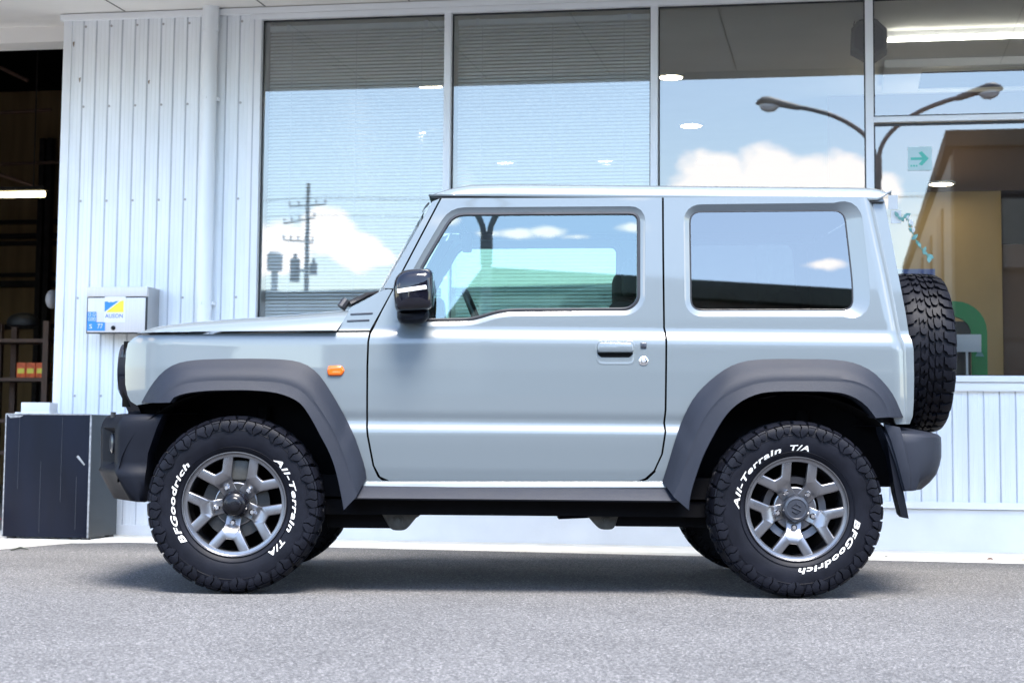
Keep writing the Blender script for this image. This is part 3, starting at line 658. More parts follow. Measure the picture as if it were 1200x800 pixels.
for i, (px, py, s_, m_, lab) in enumerate(((1160, 658.6, .028, 'wood', 'dark curled leaf at the edge of the concrete strip behind the car'), (1199, 659.5, .02, 'orange', 'orange scrap of plastic at the far right edge of the concrete strip'), (1038, 655.2, .018, 'opp_roof', 'tiny dark leaf on the kerb line just behind the rear tyre'))):
    o = gp(px, py); bm = NB(); n_ = 9
    rows_ = [[(o.x+s_*(t-.5)*2, o.y+w_*s_*.45*math.sin(math.pi*t)+.005*t, .008+.022*(1-abs(w_))*math.sin(math.pi*t)*s_/.04+.004*t) for w_ in (-1, -.5, 0, .5, 1)] for t in np.linspace(0.02, .98, n_)]
    grid(bm, rows_); tag(finish('fallen_leaf' if m_ != 'orange' else 'plastic_scrap', bm, m_), lab, 'leaf' if m_ != 'orange' else 'scrap')
# ================================================================== THINGS ACROSS THE LOT (seen in the glass and the paint)
t = root('street_lamp', 'grey double armed street lamp reflected in the showroom glass', 'street lamp', (-.21, -10.8, 0))
bm = NB(); tube(bm, [(0, 0, 0), (0, 0, 3.95), (0, 0, 4.28)], [.06, .05, .05], 16); lp = finish('lamp_post', bm, 'pole', t)
bm = NB(); tube(bm, [(0, 0, 3.98), (0, 0, 4.26)], .062, 16); tube(bm, [(0, 0, 0), (0, 0, .25)], .10, 16); finish('post_sleeve', bm, 'pole', lp)
for s in (-1, 1):
    bm = NB(); pth = resample([(s*.015, 0, 4.2), (s*.06, 0, 4.42), (s*.22, 0, 4.63), (s*.55, 0, 4.84), (s*.90, 0, 4.96), (s*1.10, 0, 5.0)], 18)
    tube(bm, pth, .030, 12); ar = finish('lamp_arm', bm, 'pole', t)
    bm = NB(); secs = [(1.02, 4.985, .04, .035), (1.08, 5.0, .06, .045), (1.25, 5.05, .075, .05), (1.40, 5.09, .11, .065), (1.50, 5.10, .12, .06), (1.57, 5.085, .08, .04), (1.60, 5.075, .03, .015)]
    vs = grid(bm, [[(s*x, wy*math.cos(q), z+hz*math.sin(q)) for q in (2*math.pi*k/16 for k in range(16))] for x, z, wy, hz in secs], closed_v=True); bm.faces.new(vs[0]); bm.faces.new(vs[-1][::-1]); fixn(bm)
    hd = finish('lamp_head', bm, 'lamp_head', ar)
    bm = NB(); secs = [(1.30, 5.02, .05, .02), (1.36, 5.02, .085, .07), (1.45, 5.03, .095, .085), (1.53, 5.04, .07, .06), (1.57, 5.06, .02, .01)]
    vs = grid(bm, [[(s*x, wy*math.cos(q), z+hz*math.sin(q)) for q in (2*math.pi*k/16 for k in range(16))] for x, z, wy, hz in secs], closed_v=True); bm.faces.new(vs[0]); bm.faces.new(vs[-1][::-1]); fixn(bm)
    finish('lamp_bowl', bm, 'lens', ar)
# utility pole, placed where the left window shows it
UD = 62.0
top, dd = mirror(361, 215, UD)
def up(px, py): return mirror(px, py, UD)[0]
t = root('utility_pole', 'grey utility pole with crossarms and transformers reflected in the left window', 'utility pole', (float(top[0]), float(top[1]), 0))
tx, ty, tz = top
mpp = np.linalg.norm(up(371, 250)-up(361, 250))/10   # metres per photograph pixel at the pole
bm = NB(); tube(bm, [(0, 0, 0), (0, 0, tz)], [.13, .08], 12); po = finish('pole_shaft', bm, 'concrete_pole', t)
def loc(px, py):
    q = up(px, py); return Vector((q[0]-tx, q[1]-ty, q[2]))
for (xa, ya, xb, yb) in ((339, 242, 381, 239.5), (333, 262, 368, 255), (332, 281, 366, 284)):
    bm = NB(); tube(bm, [loc(xa, ya), loc(xb, yb)], .035, 6); ca = finish('crossarm', bm, 'concrete_pole', t)
    bm = NB()
    for k in range(5):
        f = k/4; p = loc(xa+(xb-xa)*f, ya+(yb-ya)*f); tube(bm, [p, p+Vector((0, 0, .18)), p+Vector((0, 0, .22))], [.03, .05, .02], 8)
    finish('insulator', bm, 'lens', ca)
for px, y0, y1, r in ((345, 303, 330, .20), (367, 308, 322, .15)):
    bm = NB(); a, b = loc(px, y0), loc(px, y1); a = Vector((b.x, b.y, a.z)); tube(bm, [b, a], r, 14); tube(bm, [a, a+Vector((0, 0, .2))], r*.4, 8); finish('transformer', bm, 'pole', t)
    bm = NB(); p = loc(361, (y0+y1)/2); tube(bm, [p, (a+b)/2], .05, 6); finish('transformer_bracket', bm, 'pole', t)
for k, (xa, ya) in enumerate(((341, 241), (378, 239), (350, 260))):
    bm = NB(); p = loc(xa, ya)+Vector((0, 0, .3)); e = p+Vector((-60, 6, .5)); e2 = p+Vector((60, -6, .5))
    for q in (e, e2):
        tube(bm, [p.lerp(q, f)+Vector((0, 0, -2.2*f*(1-f)*4*.4)) for f in np.linspace(0, 1, 10)], .009, 5)
    finish('power_line', bm, 'seal', t)
# long low building far across on the left, with rooftop tank
def far_building(name, label, x0, x1, y0, y1, h, m, roofm, nwin, rows, wm='win_dark', fm='alu', rot=0.0):
    r = root(name, label, 'building', ((x0+x1)/2, y1, 0), rot); w = (x1-x0)/2; d = y1-y0
    bm = NB(); box(bm, -w, w, -d, 0, 0, h); finish('wall', bm, m, r, smooth=False)
    bm = NB(); box(bm, -w-.15, w+.15, -d-.15, .15, h, h+.28, .03); rf = finish('roof', bm, roofm, r)
    for k in range(nwin):
        for z0, z1 in rows:
            cx = -w+(k+.5)*2*w/nwin; ww = w/nwin*.62
            bm = NB(); box(bm, cx-ww, cx+ww, .002, .06, z0, z1, .01); wf = finish('window', bm, fm, r)
            bm = NB(); box(bm, cx-ww+.07, cx+ww-.07, .061, .075, z0+.07, z1-.07); finish('pane', bm, wm, wf, smooth=False)
    return r, rf
hL, dL = mirror(370, 340, 48); yL = float(hL[1])
rb, rf = far_building('low_workshop', 'long low grey workshop with a dark roof across the lot', -44, -9, yL-14, yL, float(hL[2])-.3, 'opp_grey', 'opp_roof', 11, ((1.0, 2.6),))
p = mirror(322, 295, 50)[0]; p2 = mirror(322, 340, 50)[0]; mm = np.linalg.norm(mirror(332, 300, 50)[0]-mirror(322, 300, 50)[0])/10
t = root('roof_tank', 'pale water tank on a pedestal standing on the low workshop roof', 'tank', (float(p[0]), float(p[1]), float(p2[2])-.4))
hh = float(p[2])-float(p2[2])+.4
bm = NB(); tube(bm, [(0, 0, hh*.62), (0, 0, hh*.94), (0, 0, hh)], [9*mm, 9.5*mm, 6*mm], 20); finish('tank_body', bm, 'opp_grey', t)
bm = NB(); tube(bm, [(0, 0, 0), (0, 0, hh*.62)], 4*mm, 12); box(bm, -16*mm, 8*mm, -.5, .5, hh*.02, hh*.22); finish('tank_pedestal', bm, 'opp_grey', t)
# dark clad building close behind the photographer's right
bx0, by0 = -.2+11*math.cos(BROT), -18+11*math.sin(BROT)
rb, rf = far_building('brown_building', 'brown clad two storey building facing the showroom across the lot', bx0-11, bx0+11, by0-24, by0, 5.5, 'opp_dark', 'opp_roof', 6, ((.9, 2.3), (3.4, 4.7)), fm='girt', rot=BROT)
bm = NB(); box(bm, -7.95, -7.45, .08, .2, 4.92, 5.22, .01); sg = finish('fascia_sign', bm, 'yellow', rb)
for k in range(5):
    for z0, z1 in ((.9, 2.4), (3.3, 4.8)):
        bm = NB(); box(bm, -11.09, -11.052, -22+k*4.4, -20.2+k*4.4, z0, z1, .01); finish('side_window', bm, 'wood', rb)
bm = NB(); box(bm, -11.05, -11.003, -23.9, -.2, .1, 5.4); finish('side_render', bm, 'opp_beige', rb, smooth=False)
far_building('white_warehouse', 'white warehouse far across the lot beyond the brown building', 24, 70, -62, -40, 6.2, 'opp_beige', 'opp_roof', 9, ((1.2, 2.6), (3.8, 5.0)))
far_building('grey_office', 'grey office block far to the left across the lot', -75, -47, -50, -28, 7.5, 'opp_grey', 'opp_roof', 8, ((1.0, 2.4), (4.2, 5.8)))

# vans and trees added across the lot to break up the reflections
VAN = None
for i, (x, y, rz, m_, lab) in enumerate(((-6.5, -21, .12, 'alu', 'white van added farthest left across the lot for its reflection'), (-3.4, -21.5, .05, 'opp_grey', 'grey van added beside the white one for its reflection'), (4.5, -16.2, 1.5, 'capgrey', 'dark van added against the brown building for its reflection'))):
    t = root('reflection_van', lab, 'van', (x, y, 0), rz, 'vans added across the lot for reflections')
    bm = NB(); out = smooth_poly([(-.74, .30), (.74, .30), (.74, 1.0), (.68, 1.80), (.55, 1.88), (-.55, 1.88), (-.68, 1.80), (-.74, 1.0)], .08, 4)
    vs = grid(bm, [[(x_*k, y_, (z_-.3)*kz+.3) for x_, z_ in out] for y_, k, kz in ((-1.65, .9, .55), (-1.6, .98, .58), (-1.35, 1, .62), (-.95, 1, 1.0), (1.55, 1, 1.0), (1.65, .95, .95))], closed_v=True); bm.faces.new(vs[0]); bm.faces.new(vs[-1][::-1]); fixn(bm); finish('body', bm, m_, t, angle=40)
    for s in (-1, 1):
        for y0, y1 in ((-.80, -.05), (.05, .80), (.88, 1.5)):
            bm = NB(); v = [(s*.745, y0, 1.1), (s*.745, y1, 1.1), (s*.70, y1-.03, 1.62), (s*.70, y0+.03, 1.62)]; poly_extrude(bm, v, (s*.006, 0, 0)); fixn(bm); finish('side_window', bm, 'win_dark', t, smooth=False)
        for y0 in (-1.1, 1.1):
            bm = NB(); tube(bm, [(s*.60, y0, .27), (s*.755, y0, .27)], .27, 24); w_ = finish('wheel', bm, 'seal', t); bm = NB(); tube(bm, [(s*.757, y0, .27), (s*.765, y0, .27)], .17, 20); finish('rim', bm, 'rim', w_)
        bm = NB(); box(bm, min(s*.45, s*.65), max(s*.45, s*.65), -1.665, -1.64, .72, .86, .01); finish('headlight', bm, 'lens', t)
rg = random.Random(11)
for i, (x, y, h, lab) in enumerate(((-26, -36, 3.0, 'round leafy tree added by the low workshop for reflections'), (-21.5, -37, 2.4, 'short leafy tree added between the workshop and the vans for reflections'), (-31, -38, 2.7, 'leafy tree added in front of the middle of the workshop for reflections'))):
    t = root('reflection_tree', lab, 'tree', (x, y, 0), 0, 'trees added across the lot for reflections')
    bm = NB(); tube(bm, [(0, 0, 0), (.05, .03, h*.35), (-.02, 0, h*.62)], [.13, .10, .05], 8)
    for k in range(5): a_ = k*1.26; tube(bm, [(0, 0, h*(.33+.05*k)), (math.cos(a_)*.5, math.sin(a_)*.5, h*(.5+.05*k)), (math.cos(a_)*.9, math.sin(a_)*.9, h*(.62+.05*k))], [.05, .03, .012], 6)
    finish('trunk', bm, 'wood', t)
    bm = NB()
    for k in range(1400):
        th, ph = rg.uniform(0, 6.283), math.acos(rg.uniform(-1, 1)); q_ = rg.random()**.4; bump_ = 1+.25*math.sin(3*th+i)*math.sin(2*ph)
        c_ = Vector((math.sin(ph)*math.cos(th)*h*.30*q_*bump_, math.sin(ph)*math.sin(th)*h*.30*q_*bump_, h*.68+math.cos(ph)*h*.32*q_*bump_)); s_ = rg.uniform(.07, .14)
        u_ = Vector((rg.uniform(-1, 1), rg.uniform(-1, 1), rg.uniform(-1, 1))).normalized(); w_ = u_.orthogonal().normalized()
        bm.faces.new([bm.verts.new(c_+u_*s_), bm.verts.new(c_+w_*s_*.5), bm.verts.new(c_-u_*s_), bm.verts.new(c_-w_*s_*.5)])
    finish('crown', bm, 'foliage', t, smooth=False)

# ================================================================== THE CAR
CAR = root('off_road_car', 'grey boxy three door off road car on white lettered tyres parked before the showroom', 'car', (0, 0, 0))
# half width of the body side against height, smoothed
_t = [(.30, .700), (.43, .705), (.456, .712), (.50, .722), (.60, .736), (.640, .7405), (.652, .7395), (.680, .7265), (.690, .7245), (.700, .725), (.722, .731),
      (.735, .733), (.80, .737), (.90, .7385), (1.0, .737), (1.022, .735), (1.032, .7315), (1.060, .7175), (1.070, .7145), (1.113, .712), (1.60, .6728), (1.75, .662)]
_z = np.arange(.30, 1.75, .002); _h = np.interp(_z, [a for a, b in _t], [b for a, b in _t])
_k = np.exp(-.5*(np.arange(-12, 13)*.002/.0065)**2); _k /= _k.sum()
_hp = np.pad(_h, 12, mode='edge'); _hs = np.convolve(_hp, _k, 'valid')
def rear_x(z):                                      # x of the body's rear edge
    return np.interp(z, [.40, .66, 1.0, 1.06, 1.30, 1.56, 1.66], [1.585, 1.585, 1.58, 1.565, 1.525, 1.475, 1.455])
def prof(x, z):
    h = float(np.interp(z, _z, _hs))
    if x < -1.05:                                   # the fender has no shoulder: fade the upper ledge into a round top
        f = min(1, (-1.05+.0-x)/.02) if False else 0
    if x < -1.38: t = (-1.38-x)/.24; h -= .13*t**2.2
    e = float(rear_x(z))-.060
    if x > e: t = min((x-e)/.070, .90); h -= .060*(1-math.sqrt(1-t*t))
    return h
def S(px, py, d=0.0):                               # photograph pixel -> (x, z) on the body side
    y = -.73
    for _ in range(6):
        q = at(px, py, y); y = -(prof(q[0], q[2])-d)
    q = at(px, py, y); return (float(q[0]), float(q[2]))
def P2(pts): return [S(*p[:2]) for p in pts]

def panel(name, outline, holes, m, parent, side=-1, depth=.022, rim=.0035, sink=0.0):
    """side = -1: the near (left) side.  outline/holes are (x, z) loops."""
    bm = NB(); edges = []
    for lp in [outline]+holes:
        vs = [bm.verts.new((x, 0, z)) for x, z in lp]
        edges += [bm.edges.new((vs[i], vs[(i+1) % len(vs)])) for i in range(len(vs))]
    bmesh.ops.triangle_fill(bm, use_beauty=True, edges=edges)
    zs = [z for x, z in outline]; xs = [x for x, z in outline]
    for z in np.arange(min(zs)+.004, max(zs), .011):
        bmesh.ops.bisect_plane(bm, geom=bm.verts[:]+bm.edges[:]+bm.faces[:], plane_co=(0, 0, z), plane_no=(0, 0, 1), dist=1e-5)
    cuts = list(np.arange(-1.66, -1.34, .018))+list(np.arange(-1.3, 1.38, .15))+list(np.arange(1.36, 1.60, .0045))
    for x in cuts:
        if min(xs) < x < max(xs): bmesh.ops.bisect_plane(bm, geom=bm.verts[:]+bm.edges[:]+bm.faces[:], plane_co=(x, 0, 0), plane_no=(1, 0, 0), dist=1e-5)
    bmesh.ops.remove_doubles(bm, verts=bm.verts[:], dist=1e-5)
    for f in bm.faces:
        f.normal_update()
        if f.normal.y > 0: f.normal_flip()
    lay = bm.verts.layers.int.new('surf')
    be = [e for e in bm.edges if e.is_boundary]
    for v in bm.verts: v.co.y = -prof(v.co.x, v.co.z)+sink; v[lay] = 1
    r = bmesh.ops.extrude_edge_only(bm, edges=be); nv = [g for g in r['geom'] if isinstance(g, bmesh.types.BMVert)]; ne = [g for g in r['geom'] if isinstance(g, bmesh.types.BMEdge) and all(v in nv for v in g.verts)]
    nvs = set(nv)
    for v in nv: v.co.y += depth; v[lay] = 0
    fixn_faces = bm.faces[:]
    bmesh.ops.recalc_face_normals(bm, faces=fixn_faces)
    bm.faces.ensure_lookup_table()
    big = max(bm.faces, key=lambda f: f.calc_area() if abs(f.normal.y) > .5 else 0)
    if big.normal.y > 0:
        for f in bm.faces: f.normal_flip()
    if side > 0:
        for v in bm.verts: v.co.y = -v.co.y
        for f in bm.faces: f.normal_flip()
    surf = [v[lay] for v in bm.verts]
    def normals(me):
        out = []
        for i, v in enumerate(me.vertices):
            if surf[i]:
                x, y, z = v.co; hz = (prof(x, z+.003)-prof(x, z-.003))/.006; hx = (prof(x+.003, z)-prof(x-.003, z))/.006
                n = Vector((-hx, -1 if side < 0 else 1, -hz)).normalized(); out.append(n)
            else: out.append(Vector((0, -1 if side < 0 else 1, 0)))
        return out
    for f in bm.faces: f.smooth = True
    me = bpy.data.meshes.new(name); bm.to_mesh(me); bm.free(); me.materials.append(M[m])
    me.polygons.foreach_set('use_smooth', [True]*len(me.polygons))
    # custom normals: analytic on the skin, flat on the folded rim
    nrm = normals(me); ln = []
    for p in me.polygons:
        rimf = any(not surf[v] for v in p.vertices)
        for v in p.vertices: ln.append(tuple(p.normal) if rimf else tuple(nrm[v]))
    me.normals_split_custom_set(ln)
    o = bpy.data.objects.new(name, me); C.objects.link(o); o.parent = parent
    return o
def strip3(name, loops, m, parent, side=-1, closed=True, angle=40):    # quads between successive 3-D loops
    bm = NB(); grid(bm, loops, closed_v=closed); fixn(bm)
    bm.faces.ensure_lookup_table()
    if sum(f.normal.y*f.calc_area() for f in bm.faces)*(-side) > 0 if False else sum(f.normal.y*f.calc_area() for f in bm.faces) > 0:
        for f in bm.faces: f.normal_flip()
    if side > 0:
        for v in bm.verts: v.co.y = -v.co.y
        for f in bm.faces: f.normal_flip()
    return finish(name, bm, m, parent, angle=angle)
def side3(pts, d=0.0): return [(x, -(prof(x, z)-d), z) for x, z in pts]
def flatpane(name, pts, m, parent, side, d):
    # pane follows the body's tilt as one flat plane fitted to the opening
    A = np.array([(x, z, 1) for x, z in pts]); yv = np.array([-(prof(x, z)-d) for x, z in pts]); co = np.linalg.lstsq(A, yv, rcond=None)[0]
    bm = NB(); vs = [bm.verts.new((x, (co[0]*x+co[1]*z+co[2])*(-side), z)) for x, z in pts]; f = bm.faces.new(vs); f.normal_update()
    if f.normal.y*side < 0: f.normal_flip()
    return finish(name, bm, m, parent, smooth=False)

# seams (photograph pixels traced on the near side; the far side mirrors them)
seamF = [(516.5, 232.5), (470, 321), (447, 364), (433.5, 391), (431.5, 400), (430.5, 430), (430, 500), (431, 511), (437.5, 545), (444.5, 558), (454, 563.5)]
seamR = [(776.8, 231.5), (777.2, 300), (778.2, 384), (780.2, 392), (780.8, 400), (780, 480), (778.3, 495), (779.8, 505), (775.8, 532), (767, 551), (757, 560), (746, 564)]
g = 1.15
def sh(pts, dx, dy=0): return [(p[0]+dx, p[1]+dy) for p in pts]
door_px = sh(seamF, g)+[(455, 563), (745, 563)]+sh(seamR[::-1], -g)
door_px = [p for p in door_px]
door_px[len(seamF)-1] = (456, 562.6)
win_door = smooth_poly([(488, 375.2), (553, 374.2, 10), (582, 365.2, 12), (600, 363.2, 10), (737, 362.2, 11), (748.8, 352, 8), (748.8, 249.2, 11), (531, 250.6, 14), (502, 299, 2), (488, 324, 2)], 6)
win_q = smooth_poly([(809.5, 248), (990, 246.5), (999.5, 330, 40), (1000.3, 362), (811, 362.3)], 13, 7)
fl_in_f = [(403, 597), (400.5, 583), (397, 566), (392, 546), (385, 528), (376, 511), (364, 489), (352, 472.5), (337, 464), (319, 459.2), (292, 457), (262, 457), (238, 458), (217, 460.8), (203.5, 465.5), (199, 471.5)]
fl_cr_f = [(417, 582.5), (412, 566), (406, 548), (399, 528), (388, 504), (373, 480), (361, 464.5), (349, 454.5), (328, 447.6), (295, 445.5), (268, 445), (241, 445.8), (218, 448.5), (208, 451.5), (196, 459.5), (186, 471.8)]
fl_out_f = [(429.5, 560), (427.5, 547), (421.5, 528), (415, 510), (400, 480), (382, 450), (371.5, 436.5), (358, 426.8), (340, 422), (310, 420.4), (283, 420.2), (256, 420.6), (226, 422.2), (205.4, 426.8), (190, 436.8), (176.8, 453), (166, 471.8)]
fl_out_r = [(776, 564), (780, 552), (785, 536), (790, 519), (797, 498), (806, 478), (816, 462), (834, 444), (855, 429.5), (876, 422.6), (910, 420.5), (940, 420.7), (974, 421.3), (999.4, 425), (1020.6, 434.5), (1035.5, 448.5), (1047, 464), (1058, 489)]
fl_cr_r = [(790, 582.5), (798, 566), (803, 550), (810, 530), (818, 509), (830, 486), (840, 473.5), (851, 463), (872, 453), (897, 446.8), (940, 445.5), (970, 445.6), (999, 448), (1021, 457), (1034, 470.5), (1041, 488.5)]
fl_in_r = [(807, 597), (809, 580), (816, 556), (824, 534), (836, 510), (848, 490), (860, 476.5), (876, 466), (897, 459.5), (940, 458.2), (982, 459.6), (1001.5, 465.5), (1016, 476), (1026.5, 489.5)]
arch_f = [((a[0]*.65+b[0]*.35), (a[1]*.65+b[1]*.35)) for a, b in zip(resample(fl_cr_f, 26), resample(fl_out_f, 26))]
arch_r = [((a[0]*.65+b[0]*.35), (a[1]*.65+b[1]*.35)) for a, b in zip(resample(fl_cr_r, 26), resample(fl_out_r, 26))]
fender_px = [(150, 402), (157, 395.5), (164, 392.6), (200, 391.9), (300, 390.6), (394, 389.6), (432.5, 389.2)]+[(p[0]-g, p[1]+(1 if i == 0 else 0)) for i, p in enumerate(seamF[4:9])]+[(442.5, 558.5), (450, 564.5), (434, 566)]+arch_f+[(160, 474.5), (153, 470), (149.5, 463), (146.8, 450), (146.6, 430), (147.8, 412)]
quarter_px = sh(seamR[:10], g)+[(768.5, 552.5), (759, 561.5), (748, 565.8), (774, 566)]+arch_r+[(1050, 497), (1066, 496.5), (1069.5, 488), (1070.8, 470), (1071.2, 440), (1070.6, 410), (1069, 401), (1065.5, 393), (1061, 365), (1053.8, 328), (1045, 280), (1036.5, 236), (1034.5, 231.5)]
cowl_px = [(395.8, 387.4), (405, 371), (411, 360), (425, 353), (438, 345.5), (448, 340), (455.5, 338.6), (459.5, 339.4), (446, 364), (433.2, 387)]
pillar_px = [(515.2, 232.8), (506.5, 236.2), (498, 252), (478, 287), (449.5, 337.6), (455.5, 337.6), (460, 338), (470.2, 318.6)]
sill_px = [(428, 565.6), (600, 565.2), (778, 565.2), (781, 570.6), (600, 571), (424, 571)]

def frame_hole(win, d):                                # opening cut in the panel round a window
    return offset_poly(win, d)
def q_off(n): return 8.5+(11.0*max(0, n[0]) if n[0] > 0 else 0)
for side in (-1, 1):
    far = side > 0
    # --- front fender
    fe = panel('front_fender', P2(fender_px), [], 'paint', CAR, side)
    if not far:
        for k, (a, b) in enumerate((((411, 367.6), (437, 366.6)), ((407.5, 375.8), (434, 374.6)))): pass
    cw = panel('cowl_side', P2(cowl_px), [], 'paint', CAR, side, sink=.001)
    for (xa, ya), (xb, yb) in (((410.5, 368.2), (437, 367)), ((406.5, 376.2), (433, 375))):
        a, b = S(xa, ya), S(xb, yb); bm = NB(); hz = .0042
        pts = smooth_poly([(a[0], a[1]-hz), (b[0], b[1]-hz), (b[0], b[1]+hz), (a[0], a[1]+hz)], .004, 4)
        poly_extrude(bm, [(x, -(prof(x, z)-.002), z) for x, z in pts], (0, -.0028, 0), .0008); fixn(bm)
        if far:
            for v in bm.verts: v.co.y *= -1
            fixn(bm)
        finish('vent_rib', bm, 'capgrey', cw)
    panel('a_pillar', P2(pillar_px), [], 'paint', CAR, side, sink=.001)
    bm = NB(); rows_ = []
    for px in np.linspace(425, 781, 12):
        rows_.append([tuple(at(px, py, y)) for py, y in ((562, -.690), (564.0, -.716), (565.2, -.7185), (567.6, -.7265), (570.4, -.735), (571.4, -.734), (573, -.70))])
    grid(bm, rows_); fixn(bm)
    if sum(f.normal.y*f.calc_area() for f in bm.faces) > 0:
        for f in bm.faces: f.normal_flip()
    if far:
        for v in bm.verts: v.co.y = -v.co.y
        for f in bm.faces: f.normal_flip()
    finish('body_sill', bm, 'paint', CAR, angle=50)
    # --- door
    hole = frame_hole(win_door, 7.5)
    dskin = panel('door', P2(door_px), [P2(hole)], 'paint', CAR, side)
    L0 = side3(P2(hole)); L05 = side3(P2(offset_poly(win_door, 6.3)), .0035); L1 = side3(P2(offset_poly(win_door, 1.0)), .011); L2 = side3(P2(offset_poly(win_door, .6)), .017)
    strip3('window_surround', [L0, L05, L1, L2], 'paint', dskin, side)
    A = side3(P2(offset_poly(win_door, 1.6)), .0085); B_ = side3(P2(offset_poly(win_door, -.8)), .0075); C_ = side3(P2(offset_poly(win_door, -2.2)), .0115); D_ = side3(P2(offset_poly(win_door, -2.4)), .03)
    strip3('window_seal', [A, B_, C_, D_], 'seal', dskin, side)
    flatpane('door_window', P2(offset_poly(win_door, -1.0)), 'door_glass', dskin, side, .0155)
    # handle: scooped cup, lifting flap, key lock and keyless button
    cup = smooth_poly([(697.5, 398), (744.5, 398), (745, 427.5), (698.5, 427.5)], 9, 6)
    def scoop(name, loop, parent, mtl, depths):
        loops = [side3(P2(offset_poly(loop, -o)), d) for o, d in depths]
        bm = NB(); grid(bm, loops, closed_v=True); c = [bm.verts.new(p) for p in side3(P2(offset_poly(loop, -depths[-1][0])), depths[-1][1])]; bm.faces.new(c); bmesh.ops.remove_doubles(bm, verts=bm.verts[:], dist=1e-6); fixn(bm)
        if sum(f.normal.y*f.calc_area() for f in bm.faces) > 0:
            for f in bm.faces: f.normal_flip()
        if far:
            for v in bm.verts: v.co.y = -v.co.y
            for f in bm.faces: f.normal_flip()
        return finish(name, bm, mtl, parent, angle=60)
    scoop('handle_cup', cup, dskin, 'paint', ((-.0, -.0004), (1.2, -.0016), (2.4, -.0004), (4.2, .0005 if False else -.0002)))
    flap = smooth_poly([(700, 400.8), (741.5, 400.8), (743, 413.2), (699.5, 413.2)], 4.5, 5)
    scoop('door_handle', flap, dskin, 'paint', ((0, -.004), (.4, -.012), (1.4, -.0145)))
    shade = smooth_poly([(699, 413.2), (743, 413.2), (738, 418.6), (704, 418.6)], 2, 3)
    scoop('handle_shade', shade, dskin, 'gap', ((0, -.0008), (.3, -.0014)))  # black patch on the skin stands in for shade under the flap
    btn = smooth_poly([(750.5, 401), (757.8, 401), (757.8, 408), (750.5, 408)], 1.3, 4); scoop('keyless_button', btn, dskin, 'capgrey', ((0, -.0002), (.3, -.004), (1.0, -.005)))
    lock = smooth_poly([(748.5, 417.2), (759.8, 417.2), (759.8, 428.2), (748.5, 428.2)], 5.6, 6); kl = scoop('key_lock', lock, dskin, 'chrome', ((0, -.0002), (.5, -.003), (2.4, -.004)))
    lk2 = smooth_poly([(751.8, 420.5), (756.6, 420.5), (756.6, 425.2), (751.8, 425.2)], 2.4, 6); scoop('key_slot', lk2, kl, 'steel', ((0, -.0042), (.5, -.0055), (1.4, -.0048)))
    # --- rear quarter with its deep set window
    qh = offset_poly(win_q, q_off)
    qs = panel('rear_quarter', P2(quarter_px), [P2(qh)], 'paint', CAR, side)
    strip3('quarter_surround', [side3(P2(qh)), side3(P2(offset_poly(win_q, lambda n: q_off(n)-1.6)), .0035), side3(P2(offset_poly(win_q, 2.2)), .019), side3(P2(offset_poly(win_q, .8)), .022)], 'paint', qs, side)
    strip3('quarter_seal', [side3(P2(offset_poly(win_q, 1.2)), .0195), side3(P2(offset_poly(win_q, .2)), .0190), side3(P2(offset_poly(win_q, -.5)), .0225)], 'seal', qs, side)
    flatpane('quarter_window', P2(offset_poly(win_q, .1)), 'dark_glass', qs, side, .0222)
    # --- flares
    for nm, o_l, c_l, i_l in (('front_flare', fl_out_f, fl_cr_f, fl_in_f), ('rear_flare', fl_out_r, fl_cr_r, fl_in_r)):
        n = 40; ro, rc, ri = resample(o_l, n), resample(c_l, n), resample(i_l, n)
        def pt(p, y): q = at(p[0], p[1], y); return np.array([q[0], y, q[2]])
        O = [];
        for p in ro:
            x, z = S(*p); O.append(np.array([x, -(prof(x, z)+.001), z]))
        Oi = [o+np.array([0, .03, 0]) for o in O]
        K = [pt(p, -.806) for p in rc]; I = [pt(p, -.8225) for p in ri]
        Oe = [o+np.array([0, -.008, 0]) for o in O]
        def lerp(a, b, t): return [(1-t)*p+t*q for p, q in zip(a, b)]
        def bulge(a, b, t, d): return [(1-t)*p+t*q+np.array([0, -d, 0]) for p, q in zip(a, b)]
        rows = [Oi, O, Oe, lerp(Oe, K, .06), bulge(Oe, K, .35, .008), bulge(Oe, K, .65, .010), bulge(Oe, K, .90, .006), lerp(K, K, 0), lerp(K, I, .12), lerp(K, I, .5), lerp(K, I, .90), I,
                [i+np.array([0, .010, 0])*1+0 for i in lerp(I, K, -.06)], [i+np.array([0, .12, 0]) for i in lerp(I, K, -.06)]]
        bm = NB(); vs = grid(bm, rows)
        for j in (0, n-1):
            try: bm.faces.new([r_[j] for r_ in vs])
            except ValueError: pass
        fixn(bm)
        if sum(f.normal.y*f.calc_area() for f in bm.faces) > 0:
            for f in bm.faces: f.normal_flip()
        if far:
            for v in bm.verts: v.co.y = -v.co.y
            for f in bm.faces: f.normal_flip()
        finish(nm, bm, 'black_plastic', CAR, angle=28)
    # --- side cladding under the door
    bm = NB(); xa, xb = at(404, 583, -.77)[0], at(803, 583, -.77)[0]
    sec = [(.700, .440), (.728, .431), (.740, .4265), (.781, .388), (.785, .383), (.778, .377), (.62, .374), (.60, .374)]
    grid(bm, [[(xa+(.035*(1-(z-.3)/.15) if False else 0)-max(0, (z-.385)*-.0)+(.06*(z-.385)/.045 if z > .385 else 0)*.55, -y, z) for y, z in sec], [(xb-(.06*(z-.385)/.045 if z > .385 else 0)*.55, -y, z) for y, z in sec]]); fixn(bm)
    if sum(f.normal.y*f.calc_area() for f in bm.faces) > 0:
        for f in bm.faces: f.normal_flip()
    if far:
        for v in bm.verts: v.co.y = -v.co.y
        for f in bm.faces: f.normal_flip()
    finish('side_skirt', bm, 'black_plastic', CAR, angle=25)
